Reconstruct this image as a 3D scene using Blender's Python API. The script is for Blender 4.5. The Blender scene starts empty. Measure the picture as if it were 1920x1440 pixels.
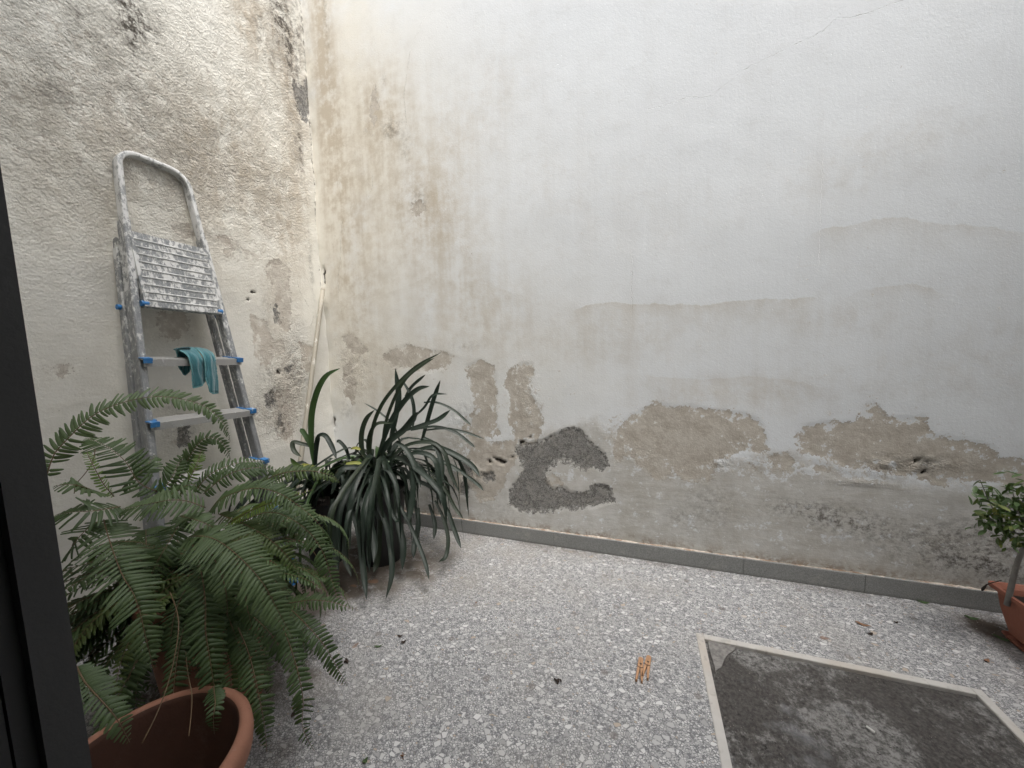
import bpy, bmesh, math, random
import numpy as np
from mathutils import Vector, Matrix
random.seed(7); rs = np.random.RandomState(7)
SC = bpy.context.scene
COL = SC.collection

# ------------------------------------------------------------------ camera, world, sun, exposure
F = 700.0                                             # focal length in photo pixels (1920 wide)
_n = np.array([189., 7130., 700.]); _n /= np.linalg.norm(_n)
_U = -_n
_V = np.array([240., -75., 700.]); _V -= _V.dot(_U) * _U; _V /= np.linalg.norm(_V)
_X = np.cross(_V, _U)
R = np.array([_X, _V, _U])                            # camera (x right, y down, z forward) -> world
C = np.array([2.1179, -2.1162, 1.2])
def ray(px, py): return R @ np.array([px - 960., py - 720., F])
def on(px, py, ax, val):                              # where a sight line meets an axis plane of the courtyard
    r = ray(px, py); return C + r * ((val - C[ax]) / r[ax])
def at(px, py, d):                                    # a point at forward distance d
    return C + ray(px, py) * (d / F)
cam_d = bpy.data.cameras.new('camera'); cam = bpy.data.objects.new('camera', cam_d); COL.objects.link(cam)
cam_d.sensor_width = 36; cam_d.lens = 36 * F / 1920; cam_d.clip_start = 0.02; cam_d.clip_end = 200
M = Matrix(((R[0][0], -R[0][1], -R[0][2], C[0]), (R[1][0], -R[1][1], -R[1][2], C[1]), (R[2][0], -R[2][1], -R[2][2], C[2]), (0, 0, 0, 1)))
cam.matrix_world = M
SC.camera = cam

SUN_DIR = Vector((0.33, -0.30, 1.0)).normalized()     # towards the sun
world = bpy.data.worlds.new('World'); SC.world = world; world.use_nodes = True
wn = world.node_tree.nodes; wl = world.node_tree.links; wn.clear()
sky = wn.new('ShaderNodeTexSky'); sky.sky_type = 'NISHITA'; sky.sun_disc = False
sky.sun_elevation = math.asin(SUN_DIR.z); sky.sun_rotation = math.atan2(SUN_DIR.x, SUN_DIR.y)
sky.air_density = 1.0; sky.dust_density = 4.0; sky.ozone_density = 1.0
hs = wn.new('ShaderNodeHueSaturation'); hs.inputs['Saturation'].default_value = 0.45
bg = wn.new('ShaderNodeBackground'); bg.inputs['Strength'].default_value = 0.12
wo = wn.new('ShaderNodeOutputWorld')
wl.new(sky.outputs[0], hs.inputs['Color']); wl.new(hs.outputs[0], bg.inputs[0]); wl.new(bg.outputs[0], wo.inputs[0])
sd = bpy.data.lights.new('sun', 'SUN'); sd.energy = 1.3; sd.angle = math.radians(30); sd.color = (1.0, 0.97, 0.93)
sun = bpy.data.objects.new('sun', sd); COL.objects.link(sun); sun.location = (2, -1, 8)
sun.rotation_euler = SUN_DIR.to_track_quat('Z', 'Y').to_euler()
SC.view_settings.view_transform = 'Standard'; SC.view_settings.look = 'None'
SC.view_settings.exposure = 1.55; SC.view_settings.gamma = 1.0; SC.view_settings.use_curve_mapping = False
SC.cycles.use_denoising = True; SC.cycles.max_bounces = 6; SC.cycles.diffuse_bounces = 4; SC.cycles.adaptive_threshold = 0.02

# ------------------------------------------------------------------ object helpers
def meta(o, label=None, cat=None, group=None, kind=None):
    if label: o['label'] = label
    if cat: o['category'] = cat
    if group: o['group'] = group
    if kind: o['kind'] = kind
    return o
def link(name, me, parent=None):
    o = bpy.data.objects.new(name, me); COL.objects.link(o)
    if parent is not None: o.parent = parent
    return o
def thing(name, label, cat, loc=(0, 0, 0), rot=(0, 0, 0), group=None):
    o = link(name, None); o.location = loc; o.rotation_euler = rot; o.empty_display_size = 0.05
    return meta(o, label, cat, group)
def mesh(name, vs, fs, mat, smooth=False, mats=None, midx=None):
    me = bpy.data.meshes.new(name); me.from_pydata([tuple(map(float, v)) for v in vs], [], fs)
    for m in (mats or [mat]): me.materials.append(m)
    if smooth: me.polygons.foreach_set('use_smooth', [True] * len(me.polygons))
    if midx is not None: me.polygons.foreach_set('material_index', midx)
    me.update(); return me
class MB:
    def __init__(s): s.v = []; s.f = []; s.m = []
    def add(s, vs, fs, m=0):
        b = len(s.v); s.v += [tuple(v) for v in vs]; s.f += [tuple(i + b for i in f) for f in fs]; s.m += [m] * len(fs); return s
    def box(s, lo, hi, m=0, mat4=None):
        x0, y0, z0 = lo; x1, y1, z1 = hi
        v = [(x0, y0, z0), (x1, y0, z0), (x1, y1, z0), (x0, y1, z0), (x0, y0, z1), (x1, y0, z1), (x1, y1, z1), (x0, y1, z1)]
        if mat4 is not None: v = [tuple(mat4 @ Vector(p)) for p in v]
        return s.add(v, [(0, 3, 2, 1), (4, 5, 6, 7), (0, 1, 5, 4), (1, 2, 6, 5), (2, 3, 7, 6), (3, 0, 4, 7)], m)
    def tube(s, pts, rad, n=10, m=0, cap=True, prof=None, up=(0, 0, 1)):
        pts = [Vector(p) for p in pts]; k = len(pts); rings = []
        if not hasattr(rad, '__len__'): rad = [rad] * k
        for i, p in enumerate(pts):
            t = (pts[min(i + 1, k - 1)] - pts[max(i - 1, 0)]).normalized()
            u = Vector(up).cross(t)
            if u.length < 1e-3: u = Vector((1, 0, 0)).cross(t)
            u.normalize(); w = t.cross(u)
            if prof: rings.append([p + u * a * rad[i] + w * b * rad[i] for a, b in prof])
            else: rings.append([p + (u * math.cos(2 * math.pi * j / n) + w * math.sin(2 * math.pi * j / n)) * rad[i] for j in range(n)])
        nn = len(rings[0]); v = [q for r_ in rings for q in r_]; f = []
        for i in range(k - 1):
            for j in range(nn):
                f.append((i * nn + j, i * nn + (j + 1) % nn, (i + 1) * nn + (j + 1) % nn, (i + 1) * nn + j))
        if cap: f.append(tuple(range(nn))[::-1]); f.append(tuple((k - 1) * nn + j for j in range(nn)))
        return s.add(v, f, m)
    def lathe(s, prof, n=48, m=0, c=(0, 0, 0), wob=0):
        v = []
        for r_, z in prof:
            for j in range(n):
                a = 2 * math.pi * j / n; v.append((c[0] + r_ * math.cos(a), c[1] + r_ * math.sin(a), c[2] + z))
        f = []
        for i in range(len(prof) - 1):
            for j in range(n): f.append((i * n + j, i * n + (j + 1) % n, (i + 1) * n + (j + 1) % n, (i + 1) * n + j))
        return s.add(v, f, m)
    def build(s, name, mat, parent=None, smooth=False, bevel=0, mats=None):
        me = mesh(name, s.v, s.f, mat, smooth, mats, s.m if mats else None)
        if bevel:
            bm = bmesh.new(); bm.from_mesh(me); bmesh.ops.remove_doubles(bm, verts=bm.verts, dist=1e-5)
            bmesh.ops.bevel(bm, geom=[e for e in bm.edges if len(e.link_faces) == 2 and e.calc_face_angle(0) > 0.5], offset=bevel, segments=2, affect='EDGES', clamp_overlap=True)
            bm.to_mesh(me); bm.free()
            if smooth: me.polygons.foreach_set('use_smooth', [True] * len(me.polygons))
        return link(name, me, parent)
def crom(P, n, cyc=False):                            # Catmull-Rom through the points
    P = np.array(P, float); out = []
    Q = np.vstack([2 * P[0] - P[1], P, 2 * P[-1] - P[-2]])
    seg = len(P) - 1
    for k in range(n + 1):
        t = k / n * seg; i = min(int(t), seg - 1); u = t - i
        a, b, c, d = Q[i], Q[i + 1], Q[i + 2], Q[i + 3]
        out.append(0.5 * ((2 * b) + (-a + c) * u + (2 * a - 5 * b + 4 * c - d) * u * u + (-a + 3 * b - 3 * c + d) * u ** 3))
    return np.array(out)

# ------------------------------------------------------------------ node helpers
class NT:
    def __init__(s, name):
        s.m = bpy.data.materials.new(name); s.m.use_nodes = True; s.t = s.m.node_tree; s.t.nodes.clear()
        s.out = s.t.nodes.new('ShaderNodeOutputMaterial'); s.tc = s.t.nodes.new('ShaderNodeTexCoord'); s.P = s.tc.outputs['Object']
    def lk(s, a, b): s.t.links.new(a, b)
    def put(s, inp, v):
        if isinstance(v, (int, float)): inp.default_value = v
        elif isinstance(v, (tuple, list)):
            inp.default_value = tuple(v) + ((1.0,) if len(v) == 3 and len(inp.default_value) == 4 else ())
        else: s.lk(v, inp)
    def math(s, op, a, b=0.0, c=None, clamp=False):
        n = s.t.nodes.new('ShaderNodeMath'); n.operation = op; n.use_clamp = clamp
        s.put(n.inputs[0], a); s.put(n.inputs[1], b)
        if c is not None: s.put(n.inputs[2], c)
        return n.outputs[0]
    def add(s, *a):
        r_ = a[0]
        for b in a[1:]: r_ = s.math('ADD', r_, b)
        return r_
    def mul(s, *a):
        r_ = a[0]
        for b in a[1:]: r_ = s.math('MULTIPLY', r_, b)
        return r_
    def sub(s, a, b): return s.math('SUBTRACT', a, b)
    def mapping(s, scale=(1, 1, 1), rot=(0, 0, 0), loc=(0, 0, 0), vec=None):
        n = s.t.nodes.new('ShaderNodeMapping'); s.lk(vec or s.P, n.inputs[0])
        n.inputs['Scale'].default_value = scale; n.inputs['Rotation'].default_value = rot; n.inputs['Location'].default_value = loc
        return n.outputs[0]
    def noise(s, scale, detail=4, rough=0.6, vec=None, dist=0.0, col=False):
        n = s.t.nodes.new('ShaderNodeTexNoise'); s.lk(vec or s.P, n.inputs['Vector'])
        n.inputs['Scale'].default_value = scale; n.inputs['Detail'].default_value = detail; n.inputs['Roughness'].default_value = rough; n.inputs['Distortion'].default_value = dist
        return n.outputs['Color' if col else 'Fac']
    def n0(s, *a, **k): return s.sub(s.noise(*a, **k), 0.5)
    def vor(s, scale, vec=None, feature='F1', dim='3D', rnd=1.0, out='Distance'):
        n = s.t.nodes.new('ShaderNodeTexVoronoi'); n.voronoi_dimensions = dim; n.feature = feature; s.lk(vec or s.P, n.inputs['Vector'])
        n.inputs['Scale'].default_value = scale; n.inputs['Randomness'].default_value = rnd
        return n if out == 'node' else n.outputs[out]
    def ss(s, v, a, b):                               # smoothstep a -> b (a > b falls)
        n = s.t.nodes.new('ShaderNodeMapRange'); n.interpolation_type = 'SMOOTHSTEP'; s.put(n.inputs[0], v)
        if a < b: n.inputs[1].default_value, n.inputs[2].default_value, n.inputs[3].default_value, n.inputs[4].default_value = a, b, 0, 1
        else: n.inputs[1].default_value, n.inputs[2].default_value, n.inputs[3].default_value, n.inputs[4].default_value = b, a, 1, 0
        return n.outputs[0]
    def mix(s, f, a, b, mode='MIX'):
        n = s.t.nodes.new('ShaderNodeMix'); n.data_type = 'RGBA'; n.blend_type = mode; s.put(n.inputs[0], f); s.put(n.inputs[6], a); s.put(n.inputs[7], b)
        return n.outputs[2]
    def attr(s, name):
        n = s.t.nodes.new('ShaderNodeAttribute'); n.attribute_name = name; return n.outputs['Fac']
    def sep(s, v=None):
        n = s.t.nodes.new('ShaderNodeSeparateXYZ'); s.lk(v or s.P, n.inputs[0]); return n.outputs
    def info(s): return s.t.nodes.new('ShaderNodeObjectInfo').outputs['Random']
    def bsdf(s, col, rough=0.8, height=None, metal=0.0, spec=0.5, strength=1.0, **kw):
        b = s.t.nodes.new('ShaderNodeBsdfPrincipled'); s.put(b.inputs['Base Color'], col); s.put(b.inputs['Roughness'], rough); s.put(b.inputs['Metallic'], metal)
        b.inputs['Specular IOR Level'].default_value = spec
        for k, v in kw.items(): s.put(b.inputs[k.replace('_', ' ')], v)
        if height is not None:
            n = s.t.nodes.new('ShaderNodeBump'); n.inputs['Distance'].default_value = 1.0; n.inputs['Strength'].default_value = strength
            s.lk(height, n.inputs['Height']); s.lk(n.outputs[0], b.inputs['Normal'])
        s.lk(b.outputs[0], s.out.inputs[0]); return s.m

# ------------------------------------------------------------------ walls with traced areas of damage
def vnoise(u, v, scale, seed):                        # smooth value noise on a plane, -1..1
    r_ = np.random.RandomState(seed); G = r_.uniform(-1, 1, (256, 256))
    x = u * scale + 50; y = v * scale + 50; i = np.floor(x).astype(int); j = np.floor(y).astype(int); fx = x - i; fy = y - j
    fx = fx * fx * (3 - 2 * fx); fy = fy * fy * (3 - 2 * fy)
    g = lambda a, b: G[a % 256, b % 256]
    return (g(i, j) * (1 - fx) + g(i + 1, j) * fx) * (1 - fy) + (g(i, j + 1) * (1 - fx) + g(i + 1, j + 1) * fx) * fy
def sdf(U, Vv, poly):                                 # signed distance to a polygon, positive inside
    P = np.array(poly); d = np.full(U.shape, 1e9); ins = np.zeros(U.shape, bool)
    for k in range(len(P)):
        a = P[k]; b = P[(k + 1) % len(P)]; e = b - a; wx = U - a[0]; wy = Vv - a[1]
        t = np.clip((wx * e[0] + wy * e[1]) / max(e.dot(e), 1e-12), 0, 1)
        d = np.minimum(d, (wx - e[0] * t) ** 2 + (wy - e[1] * t) ** 2)
        c = ((a[1] > Vv) != (b[1] > Vv)); den = (b[1] - a[1]) if abs(b[1] - a[1]) > 1e-12 else 1e-12
        ins ^= c & (U < (b[0] - a[0]) * (Vv - a[1]) / den + a[0])
    d = np.sqrt(d); return np.where(ins, d, -d)
class WallPlane:
    def __init__(s, ax, u0, u1, z1, step):
        s.ax = ax; nu = int((u1 - u0) / step); nz = int(z1 / step)
        u = np.linspace(u0, u1, nu + 1); z = np.linspace(0, z1, nz + 1)
        s.U, s.Z = [a.ravel() for a in np.meshgrid(u, z, indexing='ij')]; s.nu, s.nz = nu, nz; s.at = {}
    def px(s, pts):
        out = []
        for p in pts:
            w = on(p[0], p[1], s.ax, 0.0); out.append((w[1 - s.ax], w[2]))
        return out
    def polys(s, name, lst, clampv=0.12):
        d = np.full(s.U.shape, -clampv)
        for pl in lst: d = np.maximum(d, sdf(s.U, s.Z, s.px(pl)))
        s.at[name] = np.clip(d, -clampv, clampv)
    def blobs(s, name, lst):                          # (px, py, radius u, radius z in metres, amount[, lean])
        a = np.zeros(s.U.shape)
        for b in lst:
            (cu, cz), = s.px([b[:2]]); lean = b[5] if len(b) > 5 else 0
            du = s.U - cu - lean * (s.Z - cz); dz = s.Z - cz
            a += b[4] * np.exp(-(du / b[2]) ** 2 - (dz / b[3]) ** 2)
        s.at[name] = a
    def crack(s, name, pts, along, fade=0.02):        # signed offset from a polyline written as a function of one axis
        q = np.array(s.px(pts)); k = 0 if along == 'u' else 1; q = q[np.argsort(q[:, k])]
        t = s.U if k == 0 else s.Z; o = s.Z if k == 0 else s.U
        d = o - np.interp(t, q[:, k], q[:, 1 - k]) 
        outside = np.maximum(np.maximum(q[0, k] - t, t - q[-1, k]), 0)
        s.at[name] = d; s.at[name + '_end'] = np.clip(outside * 12, 0, 1)
    def mesh(s, name, mat, disp, parent=None):
        n = s.nu + 1; k = s.nz + 1
        co = np.zeros((n * k, 3)); co[:, 1 - s.ax] = s.U; co[:, 2] = s.Z; co[:, s.ax] = disp
        I = np.arange(n * k).reshape(n, k); a = I[:-1, :-1].ravel(); b = I[1:, :-1].ravel(); c = I[1:, 1:].ravel(); d = I[:-1, 1:].ravel()
        fs = np.stack([a, b, c, d], 1) if s.ax == 1 else np.stack([a, d, c, b], 1)
        me = bpy.data.meshes.new(name); me.vertices.add(len(co)); me.vertices.foreach_set('co', co.ravel())
        me.loops.add(fs.size); me.loops.foreach_set('vertex_index', fs.ravel().astype(np.int32))
        me.polygons.add(len(fs)); me.polygons.foreach_set('loop_start', np.arange(0, fs.size, 4, dtype=np.int32))
        me.update(calc_edges=True); me.polygons.foreach_set('use_smooth', np.ones(len(fs), bool)); me.materials.append(mat)
        for kx, v in s.at.items():
            at_ = me.attributes.new(kx, 'FLOAT', 'POINT'); at_.data.foreach_set('value', v.astype(np.float32))
        me.update(); return link(name, me, parent)

BX1, WH, LY0 = 4.7, 3.9, -2.0
bw = WallPlane(1, -0.03, BX1, WH, 0.011)
bw.polys('peel', [
    [(1150, 850), (1148, 815), (1170, 788), (1195, 772), (1232, 754), (1262, 764), (1290, 760), (1330, 768), (1400, 775), (1425, 790), (1440, 830), (1436, 850), (1400, 846), (1350, 862), (1330, 905), (1290, 900), (1262, 880), (1240, 905), (1210, 880), (1180, 850), (1160, 870)],
    [(1490, 815), (1512, 796), (1560, 790), (1600, 793), (1612, 780), (1618, 762), (1640, 754), (1652, 762), (1662, 784), (1700, 783), (1735, 781), (1748, 800), (1752, 815), (1790, 822), (1825, 828), (1845, 835), (1860, 834), (1868, 862), (1905, 858), (1935, 864), (1990, 880), (2050, 930), (1960, 935), (1900, 912), (1850, 905), (1800, 905), (1772, 916), (1745, 905), (1700, 893), (1640, 885), (1600, 878), (1550, 862), (1500, 845)],
    [(1440, 857), (1470, 850), (1490, 862), (1470, 880), (1450, 872)], [(1400, 868), (1420, 870), (1430, 890), (1408, 884)], [(1520, 868), (1550, 872), (1560, 888), (1530, 884)],
    [(872, 690), (900, 672), (926, 686), (932, 740), (930, 790), (940, 812), (915, 826), (876, 842), (864, 800), (892, 765), (882, 725)],
    [(952, 698), (975, 680), (998, 682), (1000, 706), (992, 722), (1000, 745), (1014, 766), (1018, 800), (1008, 832), (974, 838), (962, 815), (955, 775), (958, 745), (944, 722)],
    [(880, 838), (905, 826), (935, 830), (962, 822), (975, 850), (968, 872), (950, 890), (945, 915), (925, 935), (900, 940), (880, 915), (860, 930), (845, 905), (868, 880)],
    [(1022, 900), (1035, 886), (1058, 902), (1056, 914), (1036, 916)],
    [(716, 668), (735, 655), (762, 646), (800, 656), (832, 660), (850, 668), (838, 690), (800, 700), (770, 690), (740, 692)],
    [(640, 632), (660, 622), (676, 640), (690, 660), (672, 668), (650, 655)], [(640, 690), (655, 678), (668, 720), (662, 760), (645, 740)],
    [(690, 210), (704, 160), (712, 200), (700, 240)], [(768, 385), (790, 375), (800, 392), (780, 408)],
])
bw.polys('cement', [
    [(965, 840), (979, 832), (996, 828), (1020, 822), (1057, 804), (1075, 800), (1090, 806), (1100, 818), (1118, 836), (1136, 851), (1138, 868), (1131, 889), (1115, 878), (1098, 884), (1083, 878), (1070, 869), (1056, 864), (1044, 866), (1034, 880), (1022, 898), (1034, 914), (1059, 911), (1070, 921), (1090, 924), (1104, 920), (1112, 909), (1134, 908), (1146, 918), (1150, 942), (1118, 952), (1060, 956), (1007, 962), (973, 960), (956, 948), (953, 925), (961, 908), (979, 884), (969, 860)],
    [(903, 885), (925, 884), (928, 900), (912, 908), (903, 898)], [(860, 870), (880, 860), (885, 890), (868, 905)], [(870, 895), (885, 915), (875, 935), (860, 925)]], 0.08)
bw.polys('hole', [[(922, 856), (938, 860), (951, 866), (946, 871), (938, 869), (930, 864)], [(958, 855), (963, 854), (964, 858), (958, 858)], [(972, 827), (986, 824), (984, 832), (975, 833)], [(915, 862), (920, 860), (921, 868), (916, 868)],
    [(990, 818), (996, 816), (996, 822)], [(962, 826), (970, 823), (968, 829)], [(605, 490), (609, 505), (610, 530), (607, 538), (605, 510)], [(1722, 884), (1740, 880), (1748, 887), (1732, 890)], [(1712, 864), (1728, 860), (1730, 868), (1716, 870)], [(598, 800), (606, 798), (605, 810), (599, 809)], [(616, 786), (628, 782), (627, 800), (618, 800)]], 0.03)
bw.polys('lower', [[(640, 900), (760, 800), (850, 800), (930, 840), (1060, 800), (1120, 790), (1150, 800), (1180, 850), (1300, 878), (1440, 852), (1500, 858), (1600, 885), (1750, 912), (1900, 915), (2300, 950), (2600, 1500), (500, 1300), (500, 940)]])
bw.blobs('tan', [
    (600, 40, .10, 1.2, .9), (625, 250, .12, .5, .55), (640, 420, .16, .5, .5), (660, 600, .2, .4, .5), (700, 200, .22, .30, .55), (740, 210, .25, .25, .35), (790, 380, .25, .3, .55), (700, 330, .25, .35, .45), (850, 260, .25, .2, .25),
    (830, 470, .3, .4, .4), (900, 600, .4, .3, .4), (700, 500, .25, .4, .35), (730, 720, .3, .25, .5), (920, 170, .25, .25, .2), (1040, 330, .3, .25, .12), (1200, 420, .4, .2, .10),
    (1130, 640, .4, .16, .30), (1560, 600, .22, .08, .22), (1440, 730, .3, .1, .2), 
    (1700, 270, .25, .12, .16), (1540, 340, .2, .12, .14), (1300, 740, .4, .08, .2), (1750, 700, .4, .12, .12), (1900, 640, .4, .3, .10),
    (1000, 1000, .6, .06, .7), (1200, 1030, .6, .06, .6), (1400, 1050, .6, .07, .8), (1600, 1075, .6, .07, .75), (1800, 1095, .5, .08, .5), (1250, 920, .4, .12, .35), (1450, 960, .4, .12, .25)])
bw.blobs('grime', [
    (1540, 960, .18, .07, .5), (1480, 950, .12, .05, .4), (1600, 980, .2, .06, .45), (1330, 950, .12, .12, .5), (1270, 970, .06, .05, .4), (1850, 1010, .2, .10, .75), (1780, 1050, .25, .06, .6), (1880, 1080, .15, .08, .6), (1660, 1000, .2, .07, .4),
    (1100, 1000, .3, .04, .25), (940, 960, .15, .06, .3), (730, 240, .05, .05, .5), (720, 150, .02, .04, .3), (786, 372, .05, .06, .45), (760, 270, .05, .15, .25), (880, 780, .1, .1, .3), (620, 800, .05, .06, .8), (650, 770, .08, .08, .3), (575, 60, .03, .4, .2), (870, 650, .12, .03, .3),
    (820, 940, .1, .1, .6), (1720, 875, .16, .04, .45), (890, 900, .06, .07, .5), (840, 880, .12, .12, .4), (610, 30, .02, .3, .35)])
bw.blobs('crumble', [(1725, 868, .13, .035, 1.0), (1655, 878, .05, .035, .7), (1610, 905, .09, .015, .6), (1350, 870, .05, .04, .5), (890, 890, .1, .08, .6), (735, 240, .05, .05, .6), (860, 800, .1, .15, .3), (660, 700, .12, .15, .5), (990, 760, .06, .2, .3), (1200, 850, .1, .06, .2), (1830, 1030, .2, .1, .3), (600, 850, .1, .3, .4)])
def tide(wp, name, curves):                           # tide marks: depth below a traced line, and how strong the mark is
    dd = np.full(wp.U.shape, -.3); mm = np.zeros(wp.U.shape)
    for pts, amt, dep in curves:
        q = np.array(wp.px(pts)); q = q[np.argsort(q[:, 0])]; f_ = np.interp(wp.U, q[:, 0], q[:, 1]); d = f_ - wp.Z
        w_ = np.clip(np.minimum(wp.U - q[0, 0], q[-1, 0] - wp.U) / .12, 0, 1); m_ = w_ * w_ * (3 - 2 * w_) * amt * np.exp(-np.clip(d, 0, 9) / dep)
        hit = (w_ > 0) & (np.abs(d) < np.abs(dd)); dd = np.where(hit, d, dd); mm = np.where(hit, m_, mm)
    wp.at[name] = np.clip(dd, -.3, 1.5); wp.at[name + '_m'] = mm
tide(bw, 'tide', [([(1060, 590), (1100, 572), (1125, 568), (1150, 565), (1185, 571), (1240, 569), (1290, 572), (1330, 570), (1380, 565), (1420, 561), (1480, 557), (1508, 556), (1550, 560)], 1.0, .10), ([(1500, 445), (1560, 425), (1600, 422), (1640, 409), (1690, 407), (1740, 417), (1800, 421), (1870, 426), (1960, 440)], .7, .07)])
tide(bw, 'tideb', [([(1570, 570), (1610, 545), (1650, 537), (1700, 533), (1745, 540), (1800, 560)], .6, .05), ([(1180, 700), (1300, 712), (1400, 705), (1480, 712), (1560, 730)], .5, .10), ([(700, 560), (800, 520), (900, 530), (1000, 560)], .4, .15)])
bw.blobs('flake', [(1200, 830, .12, .12, 1.0), (1300, 885, .18, .05, .9), (1440, 878, .12, .05, 1.0), (1550, 880, .15, .04, .9), (1650, 895, .12, .03, .8), (1150, 800, .06, .08, .9), (1240, 880, .10, .05, .8), (1000, 760, .10, .16, .8), (930, 760, .10, .16, .9), (1060, 740, .08, .14, .5),
    (880, 860, .14, .14, .9), (650, 660, .14, .12, .9), (740, 665, .14, .05, .9), (820, 690, .14, .08, .7), (1850, 900, .2, .04, .8), (1050, 900, .14, .08, .4), (700, 700, .2, .2, .5), (1450, 1000, .5, .08, .25), (735, 235, .07, .07, .8), (785, 385, .09, .09, .7), (850, 270, .1, .05, .4), (690, 230, .08, .12, .6), (870, 470, .1, .1, .4)])
bw.blobs('warm', [(570, 0, .8, 1.6, .9), (600, 400, .9, .9, .9), (640, 720, .9, .5, .8), (1000, 700, .5, .5, .35)])
bw.crack('crack_a', [(1240, 200), (1290, 183), (1330, 182), (1360, 160), (1400, 128), (1450, 104), (1510, 75), (1545, 57), (1567, 34), (1600, 32), (1640, 20), (1700, -4)], 'u')
bw.crack('crack_b', [(634, 560), (634, 540), (633, 530), (638, 480), (641, 420), (650, 395), (690, 370), (699, 350)], 'z')
bw.crack('crack_c', [(820, -20), (812, 8), (790, 45), (768, 100), (757, 180), (762, 230)], 'z')
bw.crack('crack_d', [(1185, 570), (1184, 525), (1186, 500)], 'z'); bw.crack('crack_e', [(1537, 480), (1539, 400), (1543, 310)], 'z')
bdisp = 0.006 * vnoise(bw.U, bw.Z, 1.0, 3) + 0.0013 * vnoise(bw.U, bw.Z, 4, 4) + 0.0005 * vnoise(bw.U, bw.Z, 12, 5)
bdisp += 0.006 * np.minimum(bw.at['crumble'], 1) * (vnoise(bw.U, bw.Z, 45, 6) + 0.5) + 0.0015 * (bw.at['peel'] > 0) + 0.004 * (bw.at['cement'] > 0.004) + 0.012 * (bw.at['hole'] > 0.002)
bdisp += 0.005 * np.exp(-bw.U / 0.03) * vnoise(bw.U, bw.Z, 9, 12)

lw = WallPlane(0, -2.0, 0.02, WH, 0.009)
lw.polys('peel', [
    [(500, 492), (520, 486), (545, 505), (543, 540), (552, 580), (540, 625), (524, 612), (523, 575), (512, 540), (498, 515)],
    [(290, 585), (350, 578), (350, 625), (330, 640), (300, 632)], [(325, 428), (352, 418), (388, 430), (388, 448), (352, 450)],
    [(404, 440), (432, 440), (440, 470), (425, 480), (418, 460)], [(505, 640), (530, 635), (535, 660), (515, 668)], [(470, 590), (500, 600), (520, 650), (500, 700), (480, 660)],
    [(505, 735), (545, 730), (560, 790), (545, 830), (520, 815)], [(105, 690), (125, 685), (130, 700), (112, 706)],
    [(560, 640), (590, 650), (585, 700), (565, 690)]])
lw.polys('cement', [[(551, 150), (565, 155), (575, 142), (581, 150), (583, 200), (578, 231), (566, 226), (556, 205)], [(495, 742), (508, 732), (520, 742), (516, 760), (500, 768)], [(334, 805), (350, 800), (354, 820), (344, 842), (332, 832)],
    [(524, 770), (534, 780), (530, 810), (518, 800)], [(534, 690), (548, 682), (550, 694), (540, 700)], [(512, 572), (524, 572), (528, 600), (518, 612)]], 0.08)
lw.polys('hole', [[(519, 692), (527, 696), (524, 702), (518, 700)], [(468, 544), (480, 545), (482, 549), (474, 550)], [(464, 558), (469, 560), (469, 565), (464, 563)], [(288, 214), (293, 213), (293, 219), (289, 219)]], 0.03)
lw.polys('lower', [[(-400, 600), (0, 480), (300, 500), (560, 600), (640, 640), (640, 1400), (-400, 1400)]])
lw.blobs('tan', [(470, 30, .16, .22, .9), (540, 100, .14, .4, .9), (560, 300, .12, .6, .5), (450, 230, .25, .35, .32), (330, 230, .25, .25, .35), (370, 330, .25, .3, .4), (480, 350, .3, .3, .45), (120, 350, .2, .25, .28), (250, 400, .2, .2, .2), (420, 520, .2, .25, .28), (540, 460, .12, .4, .45), (520, 600, .1, .35, .5),
    (330, 600, .12, .12, .3), (540, 760, .15, .2, .4), (100, 180, .2, .2, .15), (90, 700, .15, .15, .15), (200, 260, .2, .1, .3)])
lw.blobs('grime', [(572, 40, .025, .35, 1.1), (540, 90, .03, .2, .9), (530, 20, .05, .2, .7), (565, 280, .02, .2, .8), (585, 500, .02, .25, .5), (560, 700, .06, .15, .45), (500, 700, .06, .06, .6), (475, 770, .04, .08, .5), (585, 820, .04, .1, .5), (390, 690, .03, .02, .4), (238, 25, .05, .10, 1.5, .3), (262, 62, .035, .08, 1.3, .3), (300, 45, .03, .08, .5, .3), (155, 30, .04, .06, .6), (115, 165, .06, .05, .45), (90, 180, .06, .04, .3), (195, 85, .03, .04, .5), (250, 95, .02, .04, .5), (490, 60, .04, .12, .7), (520, 30, .05, .15, .8), (550, 100, .035, .25, 1.0), (560, 60, .03, .25, .8), (512, 110, .02, .07, .6),
    (245, 150, .03, .06, .4), (265, 185, .02, .04, .5), (555, 260, .03, .15, .5), (365, 440, .05, .03, .5), (400, 445, .05, .03, .5), (450, 470, .03, .05, .45), (515, 740, .05, .06, .8), (530, 800, .04, .06, .9), (500, 590, .03, .15, .35), (340, 815, .04, .05, .7), (330, 680, .02, .02, .5), (322, 760, .05, .03, .5), (180, 140, .05, .03, .3)])
lw.blobs('crumble', [(560, 700, .08, .3, 1.0), (530, 790, .15, .12, 1.0), (345, 800, .1, .1, .7), (100, 100, .8, .6, .75), (0, 200, .6, .5, .6), (230, 120, .5, .5, .8), (470, 60, .3, .5, .7), (540, 120, .15, .6, .9), (420, 330, .35, .22, .9), (520, 380, .18, .4, .8), (300, 330, .2, .2, .3), (540, 700, .12, .25, .9), (510, 760, .12, .15, .9), (330, 300, .3, .2, .35)])
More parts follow.
